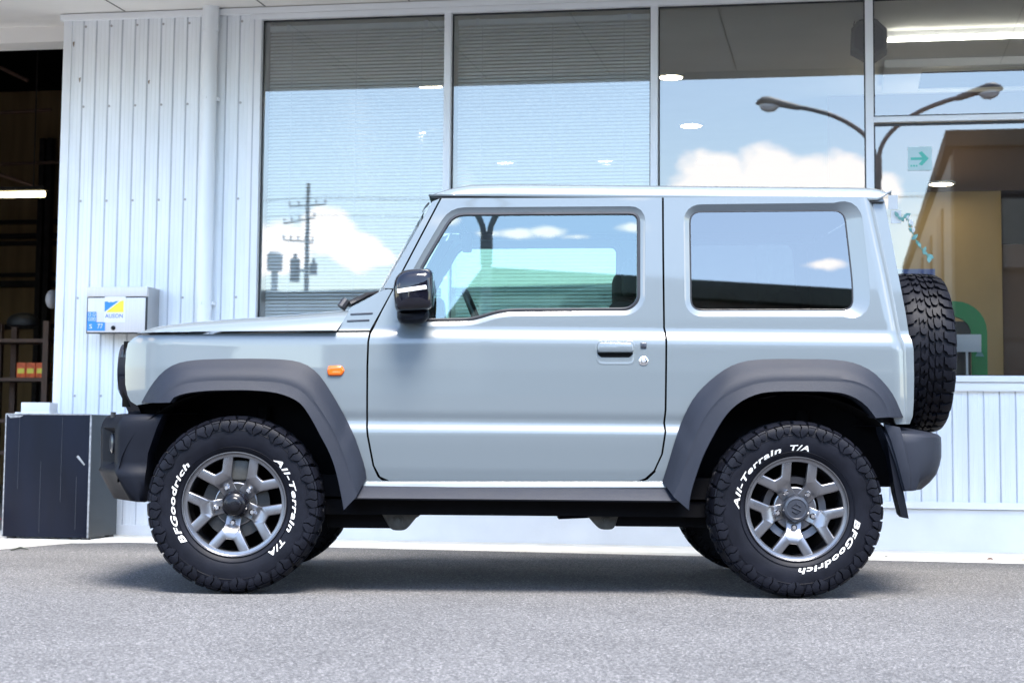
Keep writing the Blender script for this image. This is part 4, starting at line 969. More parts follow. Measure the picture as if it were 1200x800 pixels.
    # --- side marker
    mk = smooth_poly([(384.5, 428.5), (400.5, 428), (404.3, 434), (400.5, 440.3), (384.5, 440.5), (383.3, 434.5)], 2.5, 4)
    scoop('side_marker', mk, fe, 'amber', ((0, .0), (.5, -.007), (2.2, -.010), (4.0, -.0095)))
    # --- wheel well liner and inner side
    for cx in (-1.125, 1.125):
        bm = NB(); R_ = .475
        ring = [(cx+R_*math.cos(a), .354+.09+R_*.78*math.sin(a)) for a in np.linspace(-.02, math.pi+.02, 24)]
        grid(bm, [[(x, -.755, z), (x, -.45, z)] for x, z in ring]); vs = [bm.verts.new((x, -.45, z)) for x, z in ring]; bm.faces.new(vs)
        if far:
            for v in bm.verts: v.co.y = -v.co.y
        fixn(bm); finish('wheel_liner', bm, 'under', CAR, angle=50)
    # --- door mirror
    bm = NB()
    def MP(px, py, y): q = at(px, py, y); return (float(q[0]), float(q[1])*(-side), float(q[2]))
    outl = smooth_poly([(461.5, 349), (460.8, 334), (464, 323.5), (472, 317), (486, 314.8), (503, 314.6), (507.6, 319), (508.4, 340), (507.6, 359), (503, 363), (484, 364.5), (465, 365), (462.5, 360)], 5, 4)
    cxm, cym = 486, 341
    def sc(f, fy=None): return [(cxm+(p[0]-cxm)*f, cym+(p[1]-cym)*(fy or f)) for p in outl]
    ys = [(-.715, .72), (-.74, .93), (-.79, 1.0), (-.85, 1.0), (-.885, .965), (-.905, .86), (-.915, .66), (-.918, .30)]
    vs = grid(bm, [[MP(p[0], p[1], y) for p in sc(f)] for y, f in ys], closed_v=True); bm.faces.new(vs[0]); bm.faces.new(vs[-1][::-1]); fixn(bm)
    mr_ = finish('door_mirror', bm, 'gloss_black', CAR, angle=50)
    bm = NB(); ts = smooth_poly([(464.8, 338.8), (499.5, 333.8), (500.5, 338.8), (465.6, 343.8)], 1.0, 3)
    grid(bm, [[MP(p[0], p[1], y) for p in (ts if k < 2 else offset_poly(ts, -.6))] for k, y in enumerate((-.86, -.918, -.922))], closed_v=True); bm.faces.new([bm.verts.new(MP(p[0], p[1], -.922)) for p in offset_poly(ts, -.6)]); bmesh.ops.remove_doubles(bm, verts=bm.verts[:], dist=1e-6); fixn(bm); finish('turn_signal', bm, 'lens', mr_)
    bm = NB(); b1 = smooth_poly([(465, 362), (503, 362), (503.5, 371), (498, 378), (484, 379.5), (470, 379), (465.5, 374)], 5, 4)
    vs = grid(bm, [[MP(p[0], p[1], y) for p in offset_poly(b1, -o)] for y, o in ((-.69, 0), (-.74, 0), (-.80, .3), (-.83, 2.0), (-.842, 5))], closed_v=True); bm.faces.new(vs[-1]); fixn(bm); finish('mirror_foot', bm, 'dark_plastic', mr_, angle=50)
    # --- rubber mud flap and rear under-trim
    bm = NB(); mf = [(1036, 505), (1040, 520), (1049.5, 577), (1056, 603), (1059.5, 606.5), (1065, 607.5), (1058.5, 574), (1045, 520), (1041, 505)]
    poly_extrude(bm, [MP(p[0], p[1], -.74) for p in mf], (0, .085*(-side), 0), .003); fixn(bm); finish('mud_flap', bm, 'dark_plastic', CAR, angle=40)

# inner shell: dark tub that closes the seams, cabin floor, firewall
bm = NB()
box(bm, -1.50, 1.50, -.44, .44, .46, .95)
box(bm, -.66, .66, -.683, .683, .47, 1.02)
for s in (-1, 1):
    box(bm, -.66, -.60, min(s*.60, s*.685), max(s*.60, s*.685), .46, 1.10); box(bm, .555, .625, min(s*.60, s*.672), max(s*.60, s*.672), .46, 1.12)
    box(bm, -1.50, -.66, min(s*.44, s*.66), max(s*.44, s*.66), .90, 1.0); box(bm, .66, 1.50, min(s*.44, s*.675), max(s*.44, s*.675), .90, 1.03)
    box(bm, -1.60, -1.47, min(s*.30, s*.58), max(s*.30, s*.58), .70, 1.0)
    # pillars behind the seams, following the tumblehome
    for x0, x1 in ((.585, .615),):
        a = [bm.verts.new((x, s*y, z)) for x in (x0, x1) for y, z in ((.685, 1.08), (.64, 1.63), (.60, 1.63), (.64, 1.08))]
        for q in ((0, 1, 2, 3), (7, 6, 5, 4), (0, 4, 5, 1), (1, 5, 6, 2), (2, 6, 7, 3), (3, 7, 4, 0)): bm.faces.new([a[i] for i in q])
    # rail above the doors, closes the gap under the roof
    box(bm, -.27, 1.44, min(s*.58, s*.640), max(s*.58, s*.640), 1.58, 1.63)
    p0, p1 = S(508, 243), S(458, 333)
    a = [bm.verts.new((x+dx, s*y, z)) for (x, z, y) in ((p0[0], p0[1], .638), (p1[0], p1[1], .672)) for dx in (0, .05) for y in (y, y-.03)]
    for q in ((0, 1, 3, 2), (4, 6, 7, 5), (0, 2, 6, 4), (1, 5, 7, 3), (0, 4, 5, 1), (2, 3, 7, 6)): bm.faces.new([a[i] for i in q])
fixn(bm); finish('inner_tub', bm, 'gap', CAR, smooth=False)
# roof
zg_ = S(700, 231)[1]; x_front, x_rear = S(505.5, 233)[0], float(at(1038, 222, -.55)[0])
bm = NB(); rows = []
xs = list(np.linspace(x_front-.012, x_front+.10, 8))+list(np.linspace(x_front+.16, x_rear-.10, 14))+list(np.linspace(x_rear-.06, x_rear, 5))
for x in xs:
    tf = min(1, max(0, (x-(x_front-.012))/.26)); cf = 1-(1-tf)**2.2
    tr_ = min(1, max(0, (x_rear-x)/.10)); cr = 1-(1-tr_)**2.5*.55
    top = (.004+.056*cf)*cr
    lift = .034*max(0, 1-(x_rear-x)/.055) if x > x_rear-.055 else 0
    row = []
    for y, t in ((.640, -.004), (.660, 0), (.662, .006), (.659, .25), (.652, .55), (.638, .80), (.615, .95), (.57, 1.04), (.40, 1.16), (.2, 1.24), (0, 1.27)):
        row.append((x, -y, zg_+lift*(1 if t < .3 else .2)+max(t*top, t if t < .01 else 0)))
    rows.append(row+[(x, -y, z) for (x, y, z) in row[-2::-1]])
grid(bm, rows); fixn(bm)
bm.faces.ensure_lookup_table()
if sum(f.normal.z*f.calc_area() for f in bm.faces) < 0:
    for f in bm.faces: f.normal_flip()
rf_ = finish('roof', bm, 'paint', CAR, angle=50)
bm = NB()
for s in (-1, 1):
    box(bm, x_front, x_rear-.03, min(s*.60, s*.657), max(s*.60, s*.657), zg_-.008, zg_-.0045)
finish('drip_channel', bm, 'seal', rf_, smooth=False)
bm = NB(); box(bm, x_front+.06, x_rear-.06, -.60, .60, zg_-.012, zg_-.0085); finish('headliner', bm, 'headliner', rf_, smooth=False)
# rear panel, rounded into the quarters
bm = NB(); rows = []
for z in np.linspace(.705, 1.60, 40):
    e = float(rear_x(z)); h = prof(e, z); rows.append([(e-.002, -h-.001, z), (e+.006, -h+.012, z), (e+.010, -h*.94, z), (e+.012, -h*.7, z), (e+.014, 0, z), (e+.012, h*.7, z), (e+.010, h*.94, z), (e+.006, h-.012, z), (e-.002, h+.001, z)])
grid(bm, rows); fixn(bm)
if sum(f.normal.x*f.calc_area() for f in bm.faces) < 0:
    for f in bm.faces: f.normal_flip()
tg = finish('tailgate', bm, 'paint', CAR, angle=50)
bm = NB(); a, b = 1.14, 1.50; xa, xb = float(rear_x(a))+.018, float(rear_x(b))+.018
v = [bm.verts.new(p) for p in ((xa, -.50, a), (xa, .50, a), (xb, .48, b), (xb, -.48, b))]; bm.faces.new(v); fixn(bm); finish('rear_window', bm, 'gloss_black', tg, smooth=False)
# hood
hood_top = [(166, 389.2), (172, 385.5), (182, 381.8), (195, 379), (215, 376.3), (240, 373.6), (280, 370.2), (320, 367), (360, 363.6), (390, 360.8), (411.5, 358.6)]
sx = [(float(at(p[0], p[1], -.60)[0]), float(at(p[0], p[1], -.60)[2])) for p in hood_top]
lowz = lambda x: np.interp(x, [S(166, 391)[0], S(394, 388.4)[0]], [S(166, 390.6)[1], S(394, 388.2)[1]])
xE = S(394.6, 388)[0]
bm = NB(); rows = []
stn = np.r_[np.linspace(sx[0][0], sx[0][0]+.09, 8), np.linspace(sx[0][0]+.12, sx[-1][0], 16)]
for x in stn:
    zt_ = float(np.interp(x, [p[0] for p in sx], [p[1] for p in sx])); zl = float(lowz(min(x, xE)))+.002; wid = prof(min(x, -.80), 1.03)
    wid = prof(x, 1.0)-.004; k = zt_-zl; row = []
    shx = lambda t: max(0, min(0.0, 0))
    for y, t in ((-.022, -.0), (0, 0.0), (.0035, .06), (.012, .22), (.026, .42), (.048, .60), (.085, .76), (.14, .86), (.20, .92), (.30, .95), (.45, .985), (.60, 1.0), (wid, 1.01)):
        xx = x-(0 if x < xE-.005 else 0)
        zz = zl+k*t
        # the rear edge of the hood leans back along the cowl seam
        if x > xE: xx = min(x, xE+(zz-zl)*.62+.0)
        row.append((xx, -(wid-y), zz))
    rows.append(row+[(p[0], -p[1], p[2]) for p in row[-2::-1]])
grid(bm, rows); fixn(bm)
if sum(f.normal.z*f.calc_area() for f in bm.faces) < 0:
    for f in bm.faces: f.normal_flip()
hd_ = finish('hood', bm, 'paint', CAR, angle=60)
# cowl panel under the windscreen
bm = NB(); c0 = S(411.5, 360); c1 = S(446, 341)
grid(bm, [[(c0[0], -.66, c0[1]-.012), (c0[0], 0, c0[1]+.012), (c0[0], .66, c0[1]-.012)], [(c1[0], -.655, c1[1]-.01), (c1[0], 0, c1[1]), (c1[0], .655, c1[1]-.01)]]); fixn(bm); finish('cowl', bm, 'dark_plastic', CAR)
for y in (-.30, .22):
    bm = NB(); q0 = np.array([c1[0]-.03, y-.12, c1[1]+.012]); q1 = np.array([c1[0]-.10, y+.10, c1[1]-.005])
    tube(bm, [(c1[0]-.14, y-.26, c1[1]-.045), (c1[0]-.07, y-.20, c1[1]-.002), (c1[0]-.02, y-.06, c1[1]+.022), (c1[0]-.0, y+.18, c1[1]+.022)], [.014, .012, .008, .006], 8); finish('wiper', bm, 'seal', CAR)
    bm = NB(); tube(bm, [(c1[0]-.17, y-.28, c1[1]-.06), (c1[0]-.15, y-.27, c1[1]-.03)], .02, 10); finish('wiper_pivot', bm, 'seal', CAR)
# windscreen
w0, w1 = S(446, 341.5), S(503.5, 238)
bm = NB(); rows = []
for t in np.linspace(0, 1, 6):
    x = w0[0]+(w1[0]-w0[0])*t; z = w0[1]+(w1[1]-w0[1])*t; h = prof(x, z)-.004
    rows.append([(x-.050*(1-(y/h)**2)-.004, y, z+.004*(1-(y/h)**2)) for y in np.linspace(-h, h, 13)])
grid(bm, rows); fixn(bm); ws = finish('windscreen', bm, 'screen_glass', CAR, angle=60)
bm = NB()
tube(bm, [rows[-1][k] for k in range(13)], .004, 6); finish('screen_seal', bm, 'seal', ws)
# front end: black nose with grille and round headlights
fx = S(148, 430)[0]
xn = float(at(140.5, 430, -.52)[0])
bm = NB(); ztop, zbot = S(150, 405)[1], S(150, 470)[1]; rows = []
for z, dx in ((zbot-.06, .055), (zbot-.005, .03), (zbot+.05, .002), ((ztop+zbot)/2, 0), (ztop-.05, .002), (ztop-.012, .014), (ztop+.01, .035)):
    rows.append([(fx+.012+(dx if dx > .02 else 0), -.61, z), (xn+.012+dx, -.595, z), (xn+dx, -.56, z), (xn-.008+dx, -.3, z), (xn-.012+dx, 0, z), (xn-.008+dx, .3, z), (xn+dx, .56, z), (xn+.012+dx, .595, z), (fx+.012+(dx if dx > .02 else 0), .61, z)])
grid(bm, rows); fixn(bm)
if sum(f.normal.x*f.calc_area() for f in bm.faces) > 0:
    for f in bm.faces: f.normal_flip()
gr = finish('front_grille', bm, 'gloss_black', CAR, angle=30)
zc_ = (ztop+zbot)/2+.02
for s in (-1, 1):
    bm = NB(); tube(bm, [(xn+.03, s*.46, zc_), (xn-.004, s*.46, zc_)], .095, 28); hl = finish('headlight', bm, 'lens', CAR)
    bm = NB(); tube(bm, [(xn+.03, s*.46, zc_), (xn-.001, s*.46, zc_)], .107, 28); finish('headlight_ring', bm, 'black_plastic', hl)
    bm = NB(); tube(bm, [(xn+.03, s*.60 if False else s*.305, zc_+.02), (xn-.008, s*.305, zc_+.02)], .036, 18); finish('turn_lamp', bm, 'amber', CAR)
bm = NB()
for k in range(-2, 3): box(bm, xn-.026, xn-.01, k*.095-.022, k*.095+.022, zc_-.07, zc_+.08, .004)
finish('grille_bar', bm, 'black_plastic', gr)
bm = NB(); box(bm, xn+.03, -1.40, -.60, .60, .74, ztop+.02); finish('nose_backing', bm, 'gap', CAR, smooth=False)
# front bumper: grid wrapped round the corner; plan parameter runs arch -> corner -> centre
def bumper(sgn_x, xarch, plan, levels, name, pockets=()):
    rows = []
    for z, off, k in levels:
        xa = xarch(z); row = [(xa, -.60), (xa, -.752-off*.5)]
        row += [(x+off*sgn_x*(1 if i > 1 else .5), -(y+off*(1 if i < 4 else 0))) for i, (x, y) in enumerate(plan(z))]
        row = [(x, y, z) for x, y in row]; rows.append(row+[(x, -y, z) for x, y, z in row[-2::-1]])
    return rows
def arch_fx(z): return float(np.interp(z, [S(168, 584)[1], S(173.5, 530)[1], S(184, 500)[1], S(192.7, 481)[1]], [at(168, 584, -.75)[0], at(173.5, 530, -.75)[0], at(184, 500, -.75)[0], at(192.7, 481, -.75)[0]]))
xfl = float(at(115.5, 530, -.50)[0])
zB = lambda py: float(at(140, py, -.66)[2])
def plan_f(z):
    xa = arch_fx(z); f = np.interp(z, [zB(584), zB(548), zB(500), zB(484)], [.075, .004, .0, .018]); x0 = xfl+f
    a = min(xa-.02, x0+.30)
    return [(xa+(x0+.155-xa)*.35, .757), (xa+(x0+.155-xa)*.75, .753), (x0+.140, .746), (x0+.128, .739), (x0+.117, .720), (x0+.106, .694), (x0+.060, .60), (x0+.022, .525), (x0, .47), (x0-.012, .30), (x0-.018, 0)]
lv = [(zB(587), -.02, 0), (zB(585.5), .012, 0), (zB(572), .017, 0), (zB(558), .017, 0), (zB(551), .014, 0), (zB(547), .0, 0), (zB(540), 0, 0), (zB(530), 0, 0), (zB(520), 0, 0), (zB(510), 0, 0), (zB(501), 0, 0), (zB(494), -.001, 0), (zB(489), -.006, 0), (zB(485.5), -.018, 0), (zB(484), -.07, 0), (zB(483.6), -.30, 0)]
rows = bumper(-1, arch_fx, plan_f, lv, 'front_bumper')
bm = NB(); vs = grid(bm, rows); fixn(bm)
if sum(f.normal.x*f.calc_area() for f in bm.faces) > 0:
    for f in bm.faces: f.normal_flip()
# fog lamp pockets pressed into the corners
sel = {-1: [], 1: []}
for f in bm.faces:
    c = f.calc_center_median()
    if zB(545) < c.z < zB(500) and .53 < abs(c.y) < .705 and c.x < xfl+.135: sel[1 if c.y > 0 else -1].append(f)
for s in (-1, 1):
    if not sel[s]: continue
    r = bmesh.ops.extrude_face_region(bm, geom=sel[s]); bmesh.ops.delete(bm, geom=sel[s], context='FACES')
    nv_ = [g_ for g_ in r['geom'] if isinstance(g_, bmesh.types.BMVert)]; cz = sum(v.co.z for v in nv_)/len(nv_); cy = sum(v.co.y for v in nv_)/len(nv_)
    for v in nv_: v.co.x += .055; v.co.z = cz+(v.co.z-cz)*.72; v.co.y = cy+(v.co.y-cy)*.7
fb = finish('front_bumper', bm, 'dark_plastic', CAR, angle=62)
for s in (-1, 1):
    bm = NB(); zz_ = zB(519); c = Vector((xfl+.10, s*.575, zz_)); n_ = Vector((-1, s*.35, 0)).normalized()
    tube(bm, [c+n_*.0, c+n_*.03, c+n_*.036], [.042, .042, .030], 20); fl_ = finish('fog_lamp', bm, 'capgrey', fb)
bm = NB(); q = at(132.7, 485, -.60); tube(bm, [(q[0], -.60, q[2]-.015), (q[0], -.60, q[2]+.008)], .011, 10); finish('bumper_plug', bm, 'seal', fb)
# rear bumper
def arch_rx(z): return float(np.interp(z, [zB(575), zB(535), zB(497)], [at(1060, 575, -.74)[0]-.0, at(1049, 535, -.74)[0], at(1035, 497, -.74)[0]]))
xrr = float(at(1097.5, 530, -.45)[0])
zR = lambda py: float(at(1080, py, -.60)[2])
def plan_r(z):
    xa = arch_rx(z); f = np.interp(z, [zR(572), zR(560), zR(538), zR(512), zR(505)], [.085, .03, .003, 0, .010]); x0 = xrr-f
    return [(xa+(x0-xa)*.25, .757), (xa+(x0-xa)*.42, .750), (x0-.075, .715), (x0-.040, .67), (x0-.015, .60), (x0-.003, .53), (x0, .45), (x0+.006, .25), (x0+.008, 0)]
lv = [(zR(574), -.02, 0), (zR(573), 0, 0), (zR(565), .002, 0), (zR(555), .002, 0), (zR(545), .002, 0), (zR(535), .001, 0), (zR(520), 0, 0), (zR(512), -.002, 0), (zR(508.5), -.010, 0), (zR(506.8), -.03, 0), (zR(501), -.10, 0), (zR(499), -.28, 0)]
rows = bumper(1, arch_rx, plan_r, lv, 'rear_bumper')
bm = NB(); vs = grid(bm, rows); fixn(bm)
if sum(f.normal.x*f.calc_area() for f in bm.faces) < 0:
    for f in bm.faces: f.normal_flip()
rbp = finish('rear_bumper', bm, 'black_plastic', CAR, angle=32)
for s in (-1, 1):
    bm = NB(); box(bm, xrr-.02, xrr+.0065, s*.32-.12, s*.32+.12, zR(548), zR(522), .004); tl_ = finish('tail_lamp', bm, 'red', CAR)
bm = NB(); yb = -.7575
pts = [(1035.5, 496.5), (1054.5, 500.5), (1060, 520), (1066, 550), (1067.5, 572.5), (1060, 575.5), (1050.5, 540), (1043, 515)]
for s in (-1, 1):
    bm = NB(); poly_extrude(bm, [(float(at(px, py, yb)[0]), -.745*-s if False else s*.745, float(at(px, py, yb)[2])) for px, py in pts], (0, s*.020, 0), .005); fixn(bm); finish('bumper_end_trim', bm, 'black_plastic', rbp, angle=40)
# frame, axles, arms, brackets, tank
bm = NB()
for s in (-1, 1): box(bm, -1.45, 1.45, min(s*.28, s*.40), max(s*.28, s*.40), .34, .47)
box(bm, -.95, 1.40, -.66, .66, .385, .47); box(bm, -.78, .78, -.645, .645, .312, .373)
finish('chassis_frame', bm, 'under', CAR, smooth=False)
for x in (-1.125, 1.125):
    bm = NB(); tube(bm, [(x, -.60, .354), (x, .60, .354)], .042, 14); ax_ = finish('axle', bm, 'under', CAR)
    bm = NB(); bmesh.ops.create_uvsphere(bm, u_segments=18, v_segments=12, radius=.13)
    for v in bm.verts: v.co = Vector((x+v.co.x, .15+v.co.y*.8 if x < 0 else -.02+v.co.y*.8, .354+v.co.z))
    finish('differential', bm, 'under', ax_)
for s in (-1, 1):
    for (px, py, x_ax) in ((467, 612, -1.125), (711, 611, 1.125)):
        q = at(px, py, -.56); bx_ = float(q[0]); bz = float(q[2])-.014
        bm = NB(); tri = smooth_poly([(bx_-.085, .40), (bx_-.085, bz+.075), (bx_-.03, bz-.018), (bx_+.03, bz-.018), (bx_+.105, bz+.075), (bx_+.11, .40)], .02, 4) if x_ax < 0 else smooth_poly([(bx_-.125, .40), (bx_-.115, bz+.075), (bx_-.03, bz-.018), (bx_+.03, bz-.018), (bx_+.06, bz+.075), (bx_+.07, .40)], .02, 4)
        poly_extrude(bm, [(x, s*.53, z) for x, z in tri], (0, s*.035, 0), .004); fixn(bm); br = finish('arm_bracket', bm, 'bracket', CAR, angle=40)
        bm = NB(); tube(bm, [(bx_, s*.55, bz+.022), (bx_, s*.572, bz+.022)], .020, 12); tube(bm, [(bx_, s*.57, bz+.022), (bx_, s*.582, bz+.022)], .011, 6); finish('bracket_bolt', bm, 'bracket', br)
        bm = NB(); sgn = 1 if x_ax < 0 else -1
        tube(bm, [(bx_, s*.50, bz+.03), (x_ax+sgn*.30, s*.51, .335), (x_ax+sgn*.0, s*.53, .33)], [.032, .046, .05], 10); finish('radius_arm', bm, 'under', CAR)
        if x_ax < 0:
            bm = NB(); box(bm, x_ax+.35, bx_-.02, min(s*.50, s*.56), max(s*.50, s*.56), .252, .40, .01); finish('arm_cover', bm, 'under', CAR, smooth=False)
        else:
            bm = NB(); box(bm, bx_+.03, x_ax-.25, min(s*.50, s*.56), max(s*.50, s*.56), .268, .40, .01); finish('arm_cover', bm, 'under', CAR, smooth=False)
bm = NB(); tube(bm, [(.2, .1, .30), (1.0, .32, .33), (1.46, .40, .36)], .035, 10); finish('exhaust_pipe', bm, 'under', CAR)
for s in (-1, 1):
    for x in (-1.05, 1.2):
        bm = NB(); tube(bm, [(x, s*.50, .36), (x, s*.47, .75)], .028, 10); finish('shock_absorber', bm, 'under', CAR)
# cabin: dashboard, steering wheel, seats
bm = NB(); box(bm, -.62, -.36, -.64, .64, .85, 1.10, .04); db_ = finish('dashboard', bm, 'trim', CAR, angle=50)
for s in (1, -1):
    bm = NB(); box(bm, -.10, .36, s*.33-.23, s*.33+.23, .72, .86, .04); st_ = finish('front_seat', bm, 'fabric', CAR, angle=50)
    bm = NB(); secs = [(.33, .86, .22), (.38, 1.0, .23), (.44, 1.13, .215), (.475, 1.20, .17)]
    vs = grid(bm, [[(x+dx, s*.33+y, z) for dx, y in ((-.05, -w*.95), (-.07, -w*.5), (-.07, w*.5), (-.05, w*.95), (.04, w), (.07, w*.6), (.07, -w*.6), (.04, -w))] for x, z, w in secs], closed_v=True)
    bm.faces.new(vs[0]); bm.faces.new(vs[-1][::-1]); fixn(bm); finish('seat_back', bm, 'fabric', st_, angle=60)
    bm = NB(); box(bm, .455, .545, s*.33-.12, s*.33+.12, 1.235, 1.39, .035); finish('headrest', bm, 'fabric', st_, angle=60)
bm = NB(); box(bm, .80, 1.10, -.55, .55, .80, .98, .05); rs_ = finish('rear_seat', bm, 'fabric', CAR, angle=50)
bm = NB(); box(bm, 1.08, 1.20, -.55, .55, .9, 1.26, .05); finish('rear_seat_back', bm, 'fabric', rs_, angle=50)
q0, q1 = at(545, 342, .30), at(560, 378, .30)
d_ = Vector((float(q1[0]-q0[0]), 0, float(q1[2]-q0[2]))).normalized(); R_s = .185
cen = Vector((float(q0[0]), .33, float(q0[2])))+d_*R_s
bm = NB(); loop = [cen+d_*math.cos(a)*R_s+Vector((0, math.sin(a)*R_s, 0)) for a in (2*math.pi*k/36 for k in range(36))]
sw_n = d_.cross(Vector((0, 1, 0))).normalized()
rr = [[p+((p-cen).normalized()*math.cos(b)+sw_n*math.sin(b))*.017 for b in (2*math.pi*k/10 for k in range(10))] for p in loop]
grid(bm, rr, closed_u=True, closed_v=True); fixn(bm); sw_ = finish('steering_wheel', bm, 'seal', CAR)
bm = NB(); tube(bm, [cen-sw_n*.02, cen+sw_n*.03], .06, 16)
for a in (0, math.pi/2, math.pi*1.5): tube(bm, [cen, cen+d_*math.cos(a)*R_s+Vector((0, math.sin(a)*R_s, 0))], .014, 8)
finish('wheel_hub', bm, 'trim', sw_)
bm = NB(); box(bm, -.245, -.20, -.10, .10, 1.46, 1.53, .01); tube(bm, [(-.22, 0, 1.52), (-.26, 0, 1.60)], .008, 6); finish('rear_view_mirror', bm, 'trim', CAR)

# ------------------------------------------------------------------ wheels
TW = .1075
def sect(s):            # carcass section by arc parameter s from tread centre (0) to bead (1): (w, r)
    pts = [(0, .3405), (.05, .3402), (.082, .3375), (.096, .331), (.1035, .318), (.1065, .303), (.1078, .283), (.1072, .262), (.103, .240), (.097, .224), (.090, .212), (.086, .2075)]
    return pts
PS = np.array(sect(0)); DS = np.r_[0, np.cumsum(np.linalg.norm(np.diff(PS, axis=0), axis=1))]
def carcass(s):         # s metres along the section, signed by side
    a = abs(s); w = np.interp(a, DS, PS[:, 0]); r = np.interp(a, DS, PS[:, 1]); e = .004
    w2, r2 = np.interp(a+e, DS, PS[:, 0]), np.interp(a+e, DS, PS[:, 1]); w1, r1 = np.interp(max(a-e, 0), DS, PS[:, 0]), np.interp(max(a-e, 0), DS, PS[:, 1])
    t = np.array([w2-w1, r2-r1]); t = t/np.linalg.norm(t); n = np.array([-t[1], t[0]])
    if n[1] < -.3: n = -n
    sg = 1 if s >= 0 else -1
    return np.array([w*sg, r]), np.array([n[0]*sg, n[1]])
def tyre_point(s, a, h):                 # a: tangential metres at r=.34
    p, n = carcass(s); p = p+n*h; th = a/.345
    return (p[1]*math.cos(th), -p[0], p[1]*math.sin(th))
def add_block(bm, rows):                 # rows: (s, a_left, a_right, height)
    rows = [(s, l+.0012, r-.0012, h) for s, l, r, h in rows]
    top = [(bm.verts.new(tyre_point(s, l, h)), bm.verts.new(tyre_point(s, (l+r)/2, h+.0004)), bm.verts.new(tyre_point(s, r, h))) for s, l, r, h in rows]
    base = [(bm.verts.new(tyre_point(s, l-.0012, -.002)), bm.verts.new(tyre_point(s, r+.0012, -.002))) for s, l, r, h in rows]
    fs = []
    for i in range(len(rows)-1):
        for k in (0, 1): fs.append(bm.faces.new((top[i][k], top[i][k+1], top[i+1][k+1], top[i+1][k])))
        fs.append(bm.faces.new((base[i][0], top[i][0], top[i+1][0], base[i+1][0]))); fs.append(bm.faces.new((top[i][2], base[i][1], base[i+1][1], top[i+1][2])))
    fs.append(bm.faces.new((base[0][0], base[0][1], top[0][2], top[0][1], top[0][0]))); fs.append(bm.faces.new((base[-1][1], base[-1][0], top[-1][0], top[-1][1], top[-1][2])))
    return fs
def make_tyre(parent):
    bm = NB(); full = [carcass(s)[0] for s in np.linspace(-DS[-1], DS[-1], 49)]
    lathe(bm, [tuple(p) for p in full[::-1]], 96)
    NP = 20; pit = 2*math.pi*.345/NP; hT = .0125
    bb = NB()
    for i in range(NP):
        a0 = i*pit
        for sd in (-1, 1):
            o = 0 if sd > 0 else pit*.27
            def lug(ls): add_block(bb, [(sd*s, a0+o+l, a0+o+r, h) for s, l, r, h in ls])
            # wide shoulder pad: hooked on the tread, split by a chevron groove, scalloped foot on the sidewall
            lug([(.054, .000, .030, hT), (.066, .002, .034, hT), (.070, .004, .046, hT), (.090, .000, .050, hT-.001), (.099, -.003, .054, .0125)])
            lug([(.1015, -.006, .024, .0122), (.109, -.009, .018, .0120), (.117, -.012, .022, .0112), (.124, -.010, .026, .0100), (.1305, -.003, .025, .0088), (.1365, .004, .023, .0078), (.143, .012, .021, .0068)])
            lug([(.1015, .0275, .058, .0122), (.109, .0215, .060, .0120), (.117, .0255, .064, .0112), (.124, .0295, .062, .0100), (.1305, .0285, .052, .0088), (.1365, .0265, .046, .0078), (.143, .0245, .034, .0068)])
            # narrow ribbed block between the pads
            lug([(.050, .056, .082, hT), (.062, .059, .088, hT), (.068, .061, .100, hT), (.088, .062, .101, hT-.001)])
            lug([(.0905, .062, .100, hT-.0015), (.097, .063, .099, .0120)]); lug([(.0995, .064, .099, .0116), (.105, .065, .099, .0108)])
            lug([(.1075, .067, .0985, .0104), (.114, .070, .0985, .0095), (.122, .073, .0965, .0080), (.129, .077, .092, .0065)])
            # inner rows: interlocking hooks
            lug([(.0155, .004, .034, hT), (.023, -.003, .041, hT), (.0265, -.003, .041, hT), (.029, .006, .026, hT), (.037, .012, .036, hT), (.046, .016, .046, hT)])
            lug([(.0155, .048, .078, hT), (.022, .052, .092, hT), (.026, .053, .094, hT), (.030, .068, .096, hT), (.039, .062, .092, hT), (.0455, .058, .082, hT)])
        add_block(bb, [(-.011, a0-.004, a0+.022, hT), (-.004, a0+.000, a0+.040, hT), (.001, a0+.006, a0+.044, hT), (.010, a0+.022, a0+.046, hT)])
        add_block(bb, [(-.010, a0+.050, a0+.074, hT), (-.003, a0+.052, a0+.092, hT), (.003, a0+.060, a0+.098, hT), (.011, a0+.074, a0+.100, hT)])
    fixn(bb); tmp = bpy.data.meshes.new('tmp'); bb.to_mesh(tmp); bb.free(); bm.from_mesh(tmp); bpy.data.meshes.remove(tmp)
    # thin moulded rings on the sidewall
    lathe(bm, [(.1085, .2965), (.1092, .2955), (.1085, .2945)], 96); lathe(bm, [(.1020, .2300), (.1036, .2288), (.1012, .2270)], 96)
    fixn(bm); return finish('tyre', bm, 'rubber', parent, angle=38)
def arc_text(s, th0, th1, r0, hgt, parent):        # raised lettering from angle th0 clockwise to th1, tops outward
    bm, a, b = text_mesh(s, 1.0, shear=.22, bold=.022, space=1.10, res=3)
    # refine long edges so that the strokes bend
    for v in bm.verts:
        t = (v.co.x-a)/(b-a); th = th0+(th1-th0)*t; r = r0+v.co.y/.70*hgt
        w = np.interp(r, [.20, .224, .240, .262, .283, .303, .32], [.095, .0972, .1032, .1074, .1080, .1067, .1035])+.0012
        v.co = Vector((r*math.cos(th), -float(w), r*math.sin(th)))
    for f in bm.faces: f.normal_update()
    if sum(f.normal.y*f.calc_area() for f in bm.faces) > 0:
        for f in bm.faces: f.normal_flip()
    r = bmesh.ops.extrude_face_region(bm, geom=bm.faces[:]); bmesh.ops.translate(bm, verts=[g_ for g_ in r['geom'] if isinstance(g_, bmesh.types.BMVert)], vec=(0, -.0009, 0))
    return finish('tyre_lettering', bm, 'letter', parent, smooth=False)
